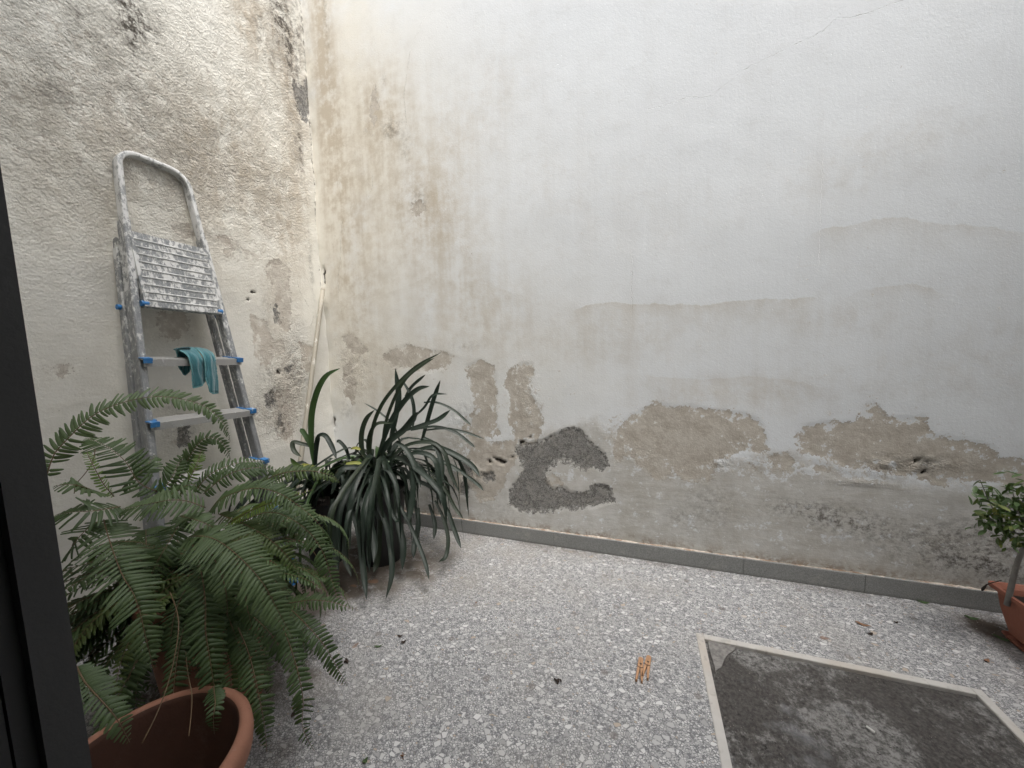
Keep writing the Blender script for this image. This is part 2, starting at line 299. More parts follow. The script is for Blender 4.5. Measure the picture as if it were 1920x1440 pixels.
lw.blobs('flake', [(520, 560, .08, .18, .9), (540, 720, .10, .2, 1.0), (430, 460, .10, .06, 1.0), (355, 440, .08, .04, .8), (320, 615, .08, .07, .9), (500, 640, .08, .1, .7), (345, 820, .08, .06, .8), (560, 300, .06, .25, .6), (500, 780, .08, .08, .8), (112, 695, .04, .03, .9), (470, 480, .08, .06, .7), (540, 120, .1, .25, .5)])
lw.blobs('warm', [(300, 500, 3, 3, .75)])
lw.crack('crack_a', [(30, 372), (55, 400), (70, 430), (78, 450)], 'z'); lw.crack('crack_b', [(180, 110), (230, 175), (255, 190), (272, 190)], 'z')
lw.crack('crack_c', [(556, 620), (585, 610), (590, 590), (560, 540)], 'z')
lw.crack('crack_d', [(568, -40), (575, 90), (583, 200), (587, 250), (593, 350), (600, 440), (606, 520)], 'z'); lw.at['crack_d'] = -lw.U - 0.006 - 0.004 * vnoise(lw.U, lw.Z, 6, 44)
lw.crack('crack_e', [(348, 60), (362, 110), (378, 140)], 'z')
ldisp = 0.012 * vnoise(lw.U, lw.Z, 1.1, 21) + 0.006 * vnoise(lw.U, lw.Z, 3.5, 22)
cr = np.clip(lw.at['crumble'], 0, 1)
ldisp += cr * (0.0016 * vnoise(lw.U, lw.Z, 14, 23) + 0.0010 * vnoise(lw.U, lw.Z, 34, 24)) - 0.003 * (lw.at['cement'] > 0.003) - 0.002 * (lw.at['peel'] > 0.003) - 0.01 * (lw.at['hole'] > 0.002)
ldisp += 0.006 * np.exp(lw.U / 0.05) * (vnoise(lw.U, lw.Z, 8, 25) * 0.8 - 0.3)
ldisp -= 0.006

def wall_mat(name, left):
    t = NT(name)
    n1 = t.n0(7, 5, .65); n2 = t.n0(34, 6, .72); n3 = t.n0(170, 3, .65)
    warp = t.add(t.mul(n1, .10), t.mul(n2, .085), t.mul(n3, .018)); dpl = t.add(t.attr('peel'), warp)
    peel = t.ss(dpl, -.0008, .0012)
    dcm = t.add(t.attr('cement'), t.mul(n1, .10), t.mul(n2, .11), t.mul(n3, .03)); cem = t.ss(dcm, -.0015, .0025)
    hole = t.ss(t.add(t.attr('hole'), t.mul(n2, .03), t.mul(n3, .008), -.002), -.0005, .002)
    low = t.ss(t.add(t.attr('lower'), t.mul(n1, .20)), -.05, .05)
    mid = t.noise(15, 6, .74)
    # scabs of old paint left on the bare areas, and small flakes lost around them
    scab = t.mul(peel, t.ss(t.add(t.sub(mid, .5), t.mul(t.attr('peel'), -1.0)), .028, .045))
    peel2 = t.math('SUBTRACT', peel, t.mul(scab, .9), clamp=True)
    speck = t.ss(t.add(t.n0(24, 7, .8), t.mul(t.attr('crumble'), .06), t.mul(t.attr('tan'), .03), t.mul(t.attr('flake'), .125)), .150, .165)
    cem = t.math('SUBTRACT', cem, t.mul(t.ss(dcm, .038, .002), t.ss(t.n0(48, 5, .78), .01, .05), .9), clamp=True)
    near = t.mul(t.ss(t.attr('peel'), -.075, -.005), t.ss(t.n0(42, 6, .78), .10, .12))
    peel2 = t.math('MAXIMUM', peel2, t.math('MAXIMUM', t.mul(speck, .7), t.mul(near, .85)))
    streak = t.noise(9, 4, .6, vec=t.mapping((1, 1, .09))); streak2 = t.noise(40, 3, .6, vec=t.mapping((1, 1, .05)))
    blot = t.noise(2.2, 6, .62); blot2 = t.noise(11, 5, .68)
    cool = (.765, .795, .82); warm = (.75, .725, .65)
    c = t.mix(t.math('MULTIPLY', t.attr('warm'), t.ss(blot, .1, .62), clamp=True), cool, warm)
    if left: c = t.mix(.7, c, (.74, .72, .645))
    tanv = t.math('MULTIPLY', t.attr('tan'), t.add(t.mul(t.ss(t.add(t.mul(streak, .6), t.mul(blot2, .7), t.mul(mid, .5), t.mul(streak2, .15)), .78, 1.2), 1.2), .15), clamp=True)
    c = t.mix(tanv, c, (.52, .46, .37) if not left else (.52, .46, .375))
    for tn in (() if left else ('tide', 'tideb')):
        td = t.add(t.attr(tn), t.mul(n1, .05), t.mul(n2, .022)); c = t.mix(t.mul(t.ss(td, -.002, .004), t.attr(tn + '_m'), t.ss(t.add(blot2, streak), .50, 1.2), .62), c, (.54, .50, .43))
    c = t.mix(t.mul(t.ss(streak, .45, .8), .07 if not left else .12), c, (.48, .46, .42))
    c = t.mix(t.mul(t.ss(t.add(blot2, t.mul(mid, .3)), .66, .86), .12 if left else .09), c, (.44, .42, .38))
    ho = t.noise(16, 6, .72, vec=t.mapping((.35, .35, 1.6)))
    oldc = t.mix(t.ss(blot2, .3, .7), (.50, .485, .445), (.64, .63, .60))
    oldc = t.mix(t.mul(t.ss(t.add(t.mul(t.noise(4, 6, .7), .7), t.mul(ho, .4)), .52, .68), .6), oldc, (.40, .37, .315))
    oldc = t.mix(t.mul(t.ss(ho, .55, .7), .30), oldc, (.60, .58, .53))
    keepw = t.ss(t.add(t.n0(17, 7, .78, vec=t.mapping(loc=(3, 7, 1))), t.mul(t.attr('flake'), .115)), .085, .10)
    oldc = t.mix(t.math('MULTIPLY', t.attr('flake'), t.mul(t.ss(t.add(mid, t.mul(blot2, .4)), .58, .74), .75), clamp=True), oldc, (.45, .405, .345))
    c = t.mix(t.mul(low, t.sub(1.0, t.mul(keepw, .8)), .35 if left else .88), c, oldc)
    beige = t.mix(t.ss(t.add(t.mul(mid, .6), t.mul(blot2, .5)), .40, .66), (.43, .385, .33), (.58, .545, .485))
    beige = t.mix(t.mul(t.ss(n3, .05, .16), .5), beige, (.60, .57, .52))
    c = t.mix(peel2, c, beige)
    grn = t.noise(330, 2, .7)
    cemc = t.mix(t.ss(grn, .34, .68), (.13, .128, .122), (.40, .39, .37))
    cemc = t.mix(t.mul(t.ss(mid, .50, .57), .6), cemc, (.36, .345, .315)); cemc = t.mix(t.mul(t.ss(t.math('ABSOLUTE', t.n0(13, 5, .7)), .022, .006), .6), cemc, (.05, .048, .045))
    c = t.mix(cem, c, cemc)
    gr = t.math('MULTIPLY', t.attr('grime'), t.ss(t.add(t.noise(34, 7, .78), t.mul(blot2, .3), t.mul(mid, .15)), .64, .86), clamp=True)
    c = t.mix(gr, c, (.12, .108, .092))
    pit = t.vor(26, feature='F1'); pm = t.mul(t.ss(pit, .055, .03), t.ss(t.noise(4, 2, .5), .48, .6))
    c = t.mix(t.mul(pm, .6), c, (.25, .22, .18))
    c = t.mix(t.mul(hole, .9), c, (.06, .05, .042))
    rim = t.mul(t.ss(dpl, -.0005, .001), t.ss(dpl, .0045, .0012), t.sub(1.0, scab)); c = t.mix(t.mul(rim, .5), c, (.16, .13, .10))
    ck = None
    for k, wdt, amt in (('crack_a', .0008, .30), ('crack_b', .0011, .5), ('crack_c', .0010, .4), ('crack_d', .0026 if left else .0010, .9 if left else .4), ('crack_e', .0013 if left else .0008, .4 if left else .22)):
        dd = t.math('ABSOLUTE', t.add(t.attr(k), t.mul(n2, .03), t.mul(n3, .005)))
        v = t.mul(t.ss(dd, wdt * 1.9, wdt * .5), t.math('SUBTRACT', 1.0, t.attr(k + '_end'), clamp=True), amt)
        v = t.mul(v, t.ss(t.noise(30, 4, .7), .50, .60) if (k == 'crack_d' and left) else t.ss(t.noise(14, 3, .7), .36, .52))
        ck = v if ck is None else t.math('MAXIMUM', ck, v)
    c = t.mix(ck, c, (.13, .11, .09))
    zz = t.sep()[2]
    if not left:
        foot = t.mul(t.ss(zz, .15, .088), t.ss(t.add(mid, t.mul(n2, .4)), .46, .58)); c = t.mix(t.mul(foot, .6), c, (.26, .18, .125))
    fine = t.noise(240, 3, .65); cru = t.attr('crumble')
    dg = t.mapping((1, 1.0, .66) if left else (.7, 1, 1), vec=t.mapping(rot=(-.75, 0, 0) if left else (0, .5, 0)))
    stip = t.add(t.mul(t.noise(180, 3, .7), .6), t.mul(t.vor(95), .5)); gouge = t.noise(46, 6, .82, vec=t.mapping((1, 1, .8)))
    h = t.add(t.mul(stip, .0005 if not left else .0012), t.mul(fine, .0006), t.mul(t.noise(14, 3, .55), .0008 if not left else .0016), t.mul(streak2, .0004))
    h = t.add(h, t.mul(peel2, -.0018), t.mul(cem, -.003), t.mul(cem, grn, .003), t.mul(hole, -.02), t.mul(ck, -.003), t.mul(pm, -.0014))
    amp = t.mul(cru, t.ss(t.add(blot2, t.mul(blot, .6)), .55, .95)); h = t.add(h, t.mul(cru, stip, .0036), t.mul(amp, stip, .004), t.mul(amp, gouge, .0075 if left else .0115), t.mul(low, ho, .0022), t.mul(peel2, mid, .004))
    if left: c = t.mix(t.mul(cru, t.ss(t.add(t.mul(gouge, .6), t.mul(stip, .5)), .50, .38), .25), c, (.30, .275, .235))
    return t.bsdf(c, .9, h, spec=.2)
M_wall = wall_mat('aged_plaster', False); M_lwall = wall_mat('rough_aged_plaster', True)
back_wall = bw.mesh('back_wall', M_wall, bdisp); meta(back_wall, 'tall whitewashed back wall with peeling paint and a dark bare cement patch', 'wall')
left_wall = lw.mesh('left_wall', M_lwall, ldisp); meta(left_wall, 'rough cream plaster wall on the left behind the stepladder', 'wall')

def plain_plaster():
    t = NT('plain_plaster'); c = t.mix(t.noise(3, 6, .6), (.60, .58, .53), (.72, .71, .68))
    return t.bsdf(c, .9, t.mul(t.noise(40, 6, .6), .003), spec=.2)
M_plain = plain_plaster()
o = MB().box((4.7, -2.0, -.1), (4.9, .2, 4.9)).build('right_wall', M_plain); meta(o, 'plastered side wall of the courtyard at the right, beyond the planter', 'wall')
# solid bodies behind the two traced wall faces
MB().box((-.22, .03, -.1), (4.7, .25, WH)).box((0, .001, WH), (4.7, .25, 4.7)).build('wall_body', M_plain, back_wall)
MB().box((-.25, -2.0, -.1), (-.04, .028, WH)).box((-.25, -2.0, WH), (-.001, -.001, 4.7)).build('wall_body', M_plain, left_wall)
FY = -1.98; DX0, DX1, DH = 1.72, 3.05, 2.45
fac = thing('house_wall', 'house wall with the open doorway behind the camera', 'wall', (0, FY, 0))
m = MB(); m.box((-.25, -.30, -.1), (DX0 - .05, -.001, 5.3)); m.box((DX1 + .05, -.30, -.1), (4.9, -.001, 5.3)); m.box((DX0 - .05, -.30, DH + .05), (DX1 + .05, -.001, 5.3)); m.build('wall', M_plain, fac)
# room behind the doorway
m = MB(); m.box((0, -3.4, 0), (4.5, -3.3, 2.9)); m.box((-.1, -3.4, 0), (0, -.3, 2.9)); m.box((4.5, -3.4, 0), (4.6, -.3, 2.9)); m.box((-.1, -3.4, 2.9), (4.6, -.3, 3.0)); m.build('room_wall', M_plain, fac)

# ------------------------------------------------------------------ floor
DRX0, DRX1, DRY0, DRY1 = 2.345, 3.222, -1.42, -.515     # outer edge of the marble border
def floor_mat():
    t = NT('terrazzo')
    P2 = t.mapping((1, 1, 0)); wv = t.noise(60, 2, .5, vec=P2, col=True)
    n = t.t.nodes.new('ShaderNodeMix'); n.data_type = 'VECTOR'; n.inputs[0].default_value = .006; t.lk(P2, n.inputs[4]); t.lk(wv, n.inputs[5]); PW = n.outputs[1]
    def chips(scale, gap, seed):
        pm = t.mapping((1, 1.25, 1), (0, 0, seed), (seed, seed * 2, 0), vec=PW)
        e = t.vor(scale, pm, 'DISTANCE_TO_EDGE', '2D'); cc = t.vor(scale, pm, 'F1', '2D', out='Color')
        s_ = t.sep(cc); return e, s_[0], s_[1]
    e1, a1, b1 = chips(51, .1, .3); e2, a2, b2 = chips(118, .1, 1.1); e3, a3, b3 = chips(245, .1, 2.3)
    big = t.mul(t.ss(a1, .77, .78), t.ss(e1, .10, .13)); sml = t.mul(t.ss(a2, .30, .31), t.ss(e2, .12, .17)); tin = t.mul(t.ss(a3, .40, .41), t.ss(e3, .12, .19))
    base = t.mix(t.noise(300, 3, .6), (.135, .14, .15), (.20, .205, .215))
    def chipcol(b):
        c_ = t.mix(b, (.33, .33, .335), (.68, .68, .675)); return t.mix(t.ss(b, .975, .98), c_, (.45, .38, .31))
    c = t.mix(t.mul(tin, .75), base, chipcol(b3)); c = t.mix(sml, c, chipcol(b2)); c = t.mix(big, t.mix(t.mul(t.ss(a1, .77, .78), t.ss(e1, .05, .07)), c, base), chipcol(b1))
    # wear, damp and dirt
    d = t.attr('dirt'); dn = t.add(t.noise(14, 8, .72, vec=P2), t.mul(t.noise(60, 5, .7, vec=P2), .35))
    c = t.mix(t.math('MULTIPLY', d, t.add(t.mul(t.ss(dn, .45, .74), .85), .12), clamp=True), c, (.075, .058, .045))
    c = t.mix(t.mul(t.attr('film'), t.ss(t.noise(9, 6, .7, vec=P2), .3, .65), .75), c, (.29, .27, .24)); zc = t.sep()
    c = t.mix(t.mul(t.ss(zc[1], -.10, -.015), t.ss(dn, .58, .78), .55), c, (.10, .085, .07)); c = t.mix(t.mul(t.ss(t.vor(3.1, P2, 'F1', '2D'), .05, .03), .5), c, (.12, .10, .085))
    c = t.mix(t.mul(t.ss(t.noise(3, 7, .65, vec=P2), .46, .7), .30), c, (.30, .285, .26))
    rust = t.ss(t.add(t.attr('rust'), t.mul(t.n0(50, 6, .7, vec=P2), .9)), .42, .6)
    c = t.mix(t.mul(rust, .72), c, (.22, .12, .07))
    cn = t.math('ABSOLUTE', t.add(t.attr('fcrack'), t.mul(t.n0(9, 5, .6, vec=P2), .10)))
    ck = t.mul(t.ss(cn, .002, .0006), t.attr('fcrack_on')); c = t.mix(t.mul(ck, .6), c, (.09, .085, .08))
    rgh = t.add(.40, t.mul(t.noise(8, 6, .7, vec=P2), .25), t.mul(d, .3))
    return t.bsdf(c, rgh, t.add(t.mul(t.noise(3, 2, .5, vec=P2), .003), t.mul(t.noise(80, 3, .6, vec=P2), .00012)), spec=.5)
M_floor = floor_mat()
def seg(a, b, st): return list(np.linspace(a, b, max(1, int(round((b - a) / st))) + 1)[:-1])
xs = np.array(seg(-.1, DRX0, .02) + seg(DRX0, DRX1, .02) + seg(DRX1, 4.72, .02) + [4.72]); ys = np.array(seg(-5.3, -2.3, .3) + seg(-2.3, DRY0, .02) + seg(DRY0, DRY1, .02) + seg(DRY1, .02, .02) + [.02])
GX, GY = np.meshgrid(xs, ys, indexing='ij'); k = GX.shape[1]
I = np.arange(GX.size).reshape(GX.shape); mx = (xs[:-1] + xs[1:]) / 2; my = (ys[:-1] + ys[1:]) / 2
keep = ~(((mx > DRX0) & (mx < DRX1))[:, None] & ((my > DRY0) & (my < DRY1))[None, :])
fs = np.stack([I[:-1, :-1][keep], I[1:, :-1][keep], I[1:, 1:][keep], I[:-1, 1:][keep]], 1)
GXr, GYr = GX.ravel(), GY.ravel()
me = mesh('floor', np.stack([GXr, GYr, 0 * GXr], 1), [tuple(map(int, f)) for f in fs], M_floor, True)
def fblob(lst):
    a = np.zeros(GXr.shape)
    for px, py, ru, rv, amt in lst:
        w = on(px, py, 2, 0); a += amt * np.exp(-((GXr - w[0]) / ru) ** 2 - ((GYr - w[1]) / rv) ** 2)
    return a
fat = {'dirt': fblob([(640, 1105, .12, .05, 1.2), (720, 1100, .10, .04, 1.1), (790, 1080, .08, .04, .9), (560, 1130, .12, .06, 1.1), (850, 1040, .06, .04, .6), (520, 1190, .12, .05, .7), (720, 1060, .28, .12, 1.1), (640, 1085, .2, .12, 1.2), (560, 1110, .2, .15, 1.3), (800, 1050, .15, .1, .7), (500, 1130, .3, .2, 1.3), (700, 1020, .3, .2, 1.2), (1880, 1190, .10, .12, 1.0), (1850, 1175, .08, .05, .9), (575, 1260, .10, .03, .6), (420, 1290, .3, .2, .8), (330, 1300, .3, .25, .8),
               (530, 1410, .06, .05, .5), (1340, 1190, .05, .03, .2)]),
       'film': fblob([(850, 1020, .2, .2, .9), (980, 1040, .25, .15, .7), (900, 1090, .3, .12, .6), (750, 1100, .25, .15, .6), (1180, 1100, .2, .06, .35), (1100, 1040, .3, .05, .6), (1350, 1065, .5, .03, .4), (600, 1300, .15, .1, .5)]),
       'rust': fblob([(664, 1098, .035, .02, .75), (700, 1090, .04, .025, .9), (780, 1015, .02, .02, .5), (1154, 1040, .025, .02, .7), (1545, 1196, .022, .014, .9), (893, 1131, .01, .01, .6), (1605, 1080, .02, .012, .5), (665, 1210, .02, .025, .8), (755, 1418, .008, .008, .3), (1520, 1101, .018, .01, .6), (1620, 1175, .02, .008, .6), (545, 1225, .02, .01, .3)])}
fc0 = on(740, 1250, 2, 0); fc1 = on(1500, 1215, 2, 0)
fat['fcrack'] = GYr - np.interp(GXr, [fc0[0], fc1[0]], [fc0[1], fc1[1]]); fat['fcrack_on'] = ((GXr > fc0[0]) & (GXr < DRX0 - .02)).astype(float)
for kx, v in fat.items(): me.attributes.new(kx, 'FLOAT', 'POINT').data.foreach_set('value', v.astype(np.float32))
floor = link('floor', me); meta(floor, kind='structure')

def skirt_mat():
    t = NT('grey_skirting'); n = t.noise(260, 3, .6); c = t.mix(t.ss(n, .3, .7), (.19, .195, .19), (.34, .345, .335))
    c = t.mix(t.mul(t.info(), .15), c, (.22, .225, .225)); c = t.mix(t.mul(t.ss(t.noise(9, 8, .7), .55, .66), .5), c, (.40, .39, .36))
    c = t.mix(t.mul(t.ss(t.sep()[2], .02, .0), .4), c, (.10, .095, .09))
    return t.bsdf(c, .75, t.mul(t.noise(120, 4, .6), .0006), spec=.35)
M_skirt = skirt_mat()
t = NT('crumbled_grout'); M_grout = t.bsdf(t.mix(t.ss(t.noise(25, 6, .7), .42, .6), (.62, .56, .49), (.36, .26, .19)), .9, t.mul(t.noise(90, 5, .7), .004))
sk = thing('skirting', 'low grey cement skirting along the foot of the back wall', 'skirting', (0, 0, 0))
jo = [.0, .62, 1.12, 1.63, 2.12, 2.63, 3.13, 3.64, 4.15, 4.68]
for a, b in zip(jo[:-1], jo[1:]):
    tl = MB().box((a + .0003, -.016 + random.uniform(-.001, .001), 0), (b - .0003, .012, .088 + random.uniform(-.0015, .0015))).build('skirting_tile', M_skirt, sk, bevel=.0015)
v = []; f = []; N = 420
for i in range(N + 1):
    x = i / N * 4.68; w_ = .009 + .003 * math.sin(x * 31) * math.sin(x * 7.3) + random.uniform(-.0015, .0015); h_ = .0905 + random.uniform(-.0015, .0025) + .002 * math.sin(x * 17)
    v += [(x, -w_, .0885), (x, -w_ * .6, h_), (x, .012, h_ + .004)]
for i in range(N): f += [(3 * i, 3 * i + 3, 3 * i + 4, 3 * i + 1), (3 * i + 1, 3 * i + 4, 3 * i + 5, 3 * i + 2)]
link('mortar_bead', mesh('mortar_bead', v, f, M_grout), sk)
sk2 = thing('skirting', 'grey cement skirting at the foot of the left wall behind the ferns', 'skirting', (0, 0, 0))
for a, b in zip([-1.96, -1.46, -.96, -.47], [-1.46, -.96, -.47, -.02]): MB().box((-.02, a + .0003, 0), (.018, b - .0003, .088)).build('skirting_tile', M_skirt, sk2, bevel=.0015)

# ------------------------------------------------------------------ marble bordered sunken panel
t = NT('marble'); c = t.mix(t.noise(7, 7, .65, dist=1.5), (.44, .43, .41), (.64, .62, .59)); c = t.mix(t.mul(t.ss(t.noise(3, 5, .6), .45, .7), .40), c, (.48, .40, .31)); c = t.mix(t.mul(t.ss(t.noise(14, 6, .75), .56, .66), .4), c, (.28, .26, .23)); c = t.mix(t.mul(t.ss(t.noise(60, 5, .7), .58, .7), .5), c, (.22, .20, .18))
M_marble = t.bsdf(c, .45, t.mul(t.noise(80, 4, .6), .0006))
pan = thing('sunken_panel', 'square sunken cement panel framed by thin marble strips in the terrazzo', 'floor panel', (DRX0, DRY1, 0), (0, 0, 0))
W_, D_, s_ = DRX1 - DRX0, DRY1 - DRY0, .028
MB().box((s_ + .001, -s_, -.03), (W_ - s_ - .001, 0, .003)).build('marble_strip', M_marble, pan, bevel=.0015)
MB().box((0, -D_, -.03), (s_, 0, .0035)).build('marble_strip', M_marble, pan, bevel=.0015)
MB().box((W_ - s_, -D_, -.03), (W_, 0, .003)).build('marble_strip', M_marble, pan, bevel=.0015)
MB().box((s_ + .001, -D_, -.03), (W_ - s_ - .001, -D_ + s_, .003)).build('marble_strip', M_marble, pan, bevel=.0015)
def basin_mat():
    t = NT('dirty_wet_cement')
    w_ = t.add(t.noise(2.6, 6, .6, dist=.8), t.mul(t.noise(25, 7, .75), .30)); wet = t.mul(t.ss(t.add(w_, t.mul(t.noise(70, 5, .85, vec=t.mapping((1, .5, 1), (0, 0, .7))), .34)), .76, .86), .85)
    c = t.mix(t.ss(t.noise(55, 8, .82), .40, .60), (.085, .083, .079), (.32, .315, .305))
    c = t.mix(wet, c, t.mix(t.ss(t.noise(90, 6, .7), .35, .7), (.030, .027, .025), (.115, .105, .097)))
    c = t.mix(t.ss(t.noise(70, 9, .82, vec=t.mapping((1, .6, 1), (0, 0, .6))), .57, .62), c, (.022, .020, .019))
    c = t.mix(t.mul(t.ss(t.vor(95), .14, .10), t.ss(t.noise(12, 4, .7), .52, .58)), c, (.36, .33, .29))
    blu = t.ss(t.add(t.noise(1.8, 5, .6, vec=t.mapping((1, 1, 1), (0, 0, 0), (3.3, 1, 0))), t.mul(t.noise(20, 5, .7), .15)), .60, .70)
    c = t.mix(t.mul(blu, .7), c, (.30, .31, .33))
    h = t.add(t.mul(t.noise(45, 8, .75), .009), t.mul(t.noise(160, 5, .7), .003), t.mul(wet, -.001))
    return t.bsdf(c, t.add(.75, t.mul(wet, -.25)), h, spec=.4)
M_basin = basin_mat()
n = 150; u = np.linspace(s_ - .004, W_ - s_ + .004, n); w = np.linspace(-D_ + s_ - .004, -s_ + .004, n); UU, WW = [a.ravel() for a in np.meshgrid(u, w, indexing='ij')]
zz = -.010 + .0035 * vnoise(UU, WW, 7, 31) + .0022 * vnoise(UU, WW, 22, 32) + .0012 * vnoise(UU, WW, 60, 33)
I = np.arange(n * n).reshape(n, n)
link('sunken_cement', mesh('sunken_cement', np.stack([UU, WW, zz], 1), [(int(I[i, j]), int(I[i + 1, j]), int(I[i + 1, j + 1]), int(I[i, j + 1])) for i in range(n - 1) for j in range(n - 1)], M_basin, True), pan)
t = NT('grey_cement_chunk'); M_chunk = t.bsdf(t.mix(t.ss(t.noise(60, 6, .7), .35, .65), (.15, .145, .14), (.27, .26, .245)), .8, t.mul(t.noise(90, 5, .7), .002))
def outline_slab(name, pts, z0, z1, mat, parent=None, smooth=False):
    n = len(pts); v = [(p[0], p[1], z0) for p in pts] + [(p[0], p[1], z1) for p in pts]
    f = [tuple(range(n, 2 * n)), tuple(range(n))[::-1]] + [(i, (i + 1) % n, n + (i + 1) % n, n + i) for i in range(n)]
    return link(name, mesh(name, v, f, mat, smooth), parent)
ch = [on(*p, 2, 0)[:2] - np.array([DRX0, DRY1]) for p in [(1342, 1256), (1352, 1250), (1357, 1238), (1364, 1226), (1378, 1216), (1384, 1204), (1368, 1201), (1345, 1199), (1327, 1199), (1330, 1215)]]
outline_slab('cement_slab', ch, -.012, -.003, M_chunk, pan)

# ------------------------------------------------------------------ stepladder
def alu_mat(name, base, lo, hi, splat, metal=.3):
    t = NT(name); z = t.sep()[2]; bs = t.mix(t.noise(5, 4, .6), tuple(.75 * x for x in base), base)
    hz = t.ss(z, lo, hi); fine = t.noise(70, 5, .75, vec=t.mapping((1, 1, .5))); big = t.noise(16, 4, .65, vec=t.mapping((1, 1, .6)))
    a = t.add(t.mul(fine, .75), t.mul(big, .45), t.mul(hz, splat))
    wash = t.ss(a, .62, .76); sp = t.ss(a, .765, .785)
    drop = t.mul(t.ss(t.vor(60), .20, .16), t.ss(t.noise(9, 3, .6), .48, .58)); sp = t.math('MAXIMUM', sp, drop)
    c = t.mix(t.mul(wash, .45), bs, (.42, .43, .43)); c = t.mix(sp, c, t.mix(big, (.50, .51, .50), (.72, .72, .71)))
    return t.bsdf(c, t.add(.45, t.mul(sp, .35)), t.add(t.mul(sp, .0009), t.mul(wash, .0003), t.mul(t.noise(150, 3, .5), .0002)), metal=t.mul(t.math('SUBTRACT', 1.0, sp), metal), spec=.5)
M_rail = alu_mat('painted_aluminium', (.25, .26, .27), .35, 1.75, .165)
M_hoop = alu_mat('white_spattered_aluminium', (.33, .34, .34), 1.4, 1.95, .22)
M_plat = alu_mat('spattered_platform', (.21, .225, .235), 0, .3, .165)
t = NT('painted_highlight_rib'); M_rib = t.bsdf(t.mix(t.ss(t.noise(45, 5, .7), .40, .55), (.50, .51, .51), (.74, .75, .74)), .6)  # pale paint on the ribs, their white highlights put into this colour
M_tread = alu_mat('tread_aluminium', (.47, .465, .45), 0, .5, .05, .1)
t = NT('blue_plastic'); M_blue = t.bsdf(t.mix(t.ss(t.noise(60, 5, .7), .60, .64), (.03, .17, .42), (.55, .60, .62)), .45)
t = NT('dark_hollow'); M_dark = t.bsdf((.035, .037, .04), .6)
TH = math.atan(.185)
lad = thing('stepladder', 'tall aluminium stepladder spattered with white paint, folded and leaning on the left wall', 'ladder', (.415, -1.012, 0.004), (-.034, -TH, 0))
def hw(v): return .262 - .0640 * v
def chan(side, v0, v1, x0, x1, wd, hwf, name, mat, n=12):   # hollow rail with chamfered edges
    m = MB(); tk = .003
    for i in range(n + 1):
        v = v0 + (v1 - v0) * i / n; yo = side * (hwf(v) + wd / 2); yi = side * (hwf(v) - wd / 2); ym = yo - side * tk
        b_ = .004; m.v += [(x1, yi + side * b_, v), (x1, yo - side * b_, v), (x1 - b_, yo, v), (x0 + b_, yo, v), (x0, yo - side * b_, v), (x0, yi + side * b_, v), (x0 + b_, yi, v), (x1 - b_, yi, v)]
    for i in range(n):
        for j in range(8): m.f.append((8 * i + j, 8 * i + (j + 1) % 8, 8 * i + 8 + (j + 1) % 8, 8 * i + 8 + j)); m.m.append(0)
    m.f.append(tuple(range(8))); m.f.append(tuple(8 * n + j for j in range(8))); m.m += [0, 0]
    return m.build(name, mat, lad)
for sd_ in (-1, 1):
    chan(sd_, .03, 1.80, -.050, 0, .026, hw, 'rail', M_rail)
    chan(sd_, .03, 1.70, -.112, -.078, .024, lambda v: hw(v) - .004, 'rear_leg', M_rail)
    # rounded head of the rear leg
    m = MB(); yy = sd_ * (hw(1.72) - .002); pr = []
    for k_ in range(13):
        a = math.pi * k_ / 12; pr.append((-.088 + .030 * math.cos(a), 1.70 + .045 * math.sin(a)))
    pr = [(-.058, 1.55)] + pr + [(-.118, 1.55)]; nn = len(pr)
    m.v = [(x, yy - .006, z) for x, z in pr] + [(x, yy + .006, z) for x, z in pr]
    m.f = [tuple(range(nn)), tuple(range(nn, 2 * nn))[::-1]] + [(i, (i + 1) % nn, nn + (i + 1) % nn, nn + i) for i in range(nn)]; m.m = [0] * len(m.f)
    m.build('hinge_plate', M_rail, lad)
    # feet
    for xf, dx in ((-.025, .034), (-.095, .024)):
        m = MB(); y = sd_ * hw(.02); m.box((xf - dx, y - .019, -.004), (xf + dx, y + .019, .055)); m.build('rubber_foot', M_blue, lad, bevel=.003)
    # pivots
    m = MB(); y = sd_ * (hw(1.43) + .014); m.tube([(-.086, y - sd_ * .002, 1.44), (-.086, y + sd_ * .010, 1.44)], .011, 12, up=(1, 0, 0)); m.build('pivot_bolt', M_blue, lad)
    m = MB(); y = sd_ * (hw(1.43) - .024); m.tube([(.004, y - sd_ * .012, 1.438), (.004, y + sd_ * .012, 1.438)], .012, 12, up=(1, 0, 0)); m.build('platform_pivot', M_blue, lad)
# hoop handle
pts = []; v0 = 1.62; vt = 2.118; rr = .075
yl = hw(1.95)
pts += [(-.024, -hw(v), v) for v in np.linspace(v0, vt - rr, 6)]
yc = hw(vt - rr)
for a in np.linspace(math.pi, math.pi / 2, 9)[1:]: pts.append((-.024, -yc + rr + rr * math.cos(a), vt - rr + rr * math.sin(a)))
for a in np.linspace(math.pi / 2, 0, 9): pts.append((-.024, yc - rr + rr * math.cos(a), vt - rr + rr * math.sin(a)))
pts += [(-.024, hw(v), v) for v in np.linspace(vt - rr, v0, 6)[1:]]
ov = [(.021 * math.copysign(abs(math.cos(a)) ** .35, math.cos(a)), .0105 * math.copysign(abs(math.sin(a)) ** .35, math.sin(a))) for a in np.linspace(0, 2 * math.pi, 16, endpoint=False)]
m = MB(); ring = []
for i, p in enumerate(pts):
    a = Vector(pts[max(i - 1, 0)]); b = Vector(pts[min(i + 1, len(pts) - 1)]); tg = (b - a).normalized(); sdv = tg.cross(Vector((1, 0, 0)))
    ring.append([Vector(p) + Vector((1, 0, 0)) * q[0] + sdv * q[1] for q in ov])
nn = 16; m.v = [tuple(q) for r_ in ring for q in r_]
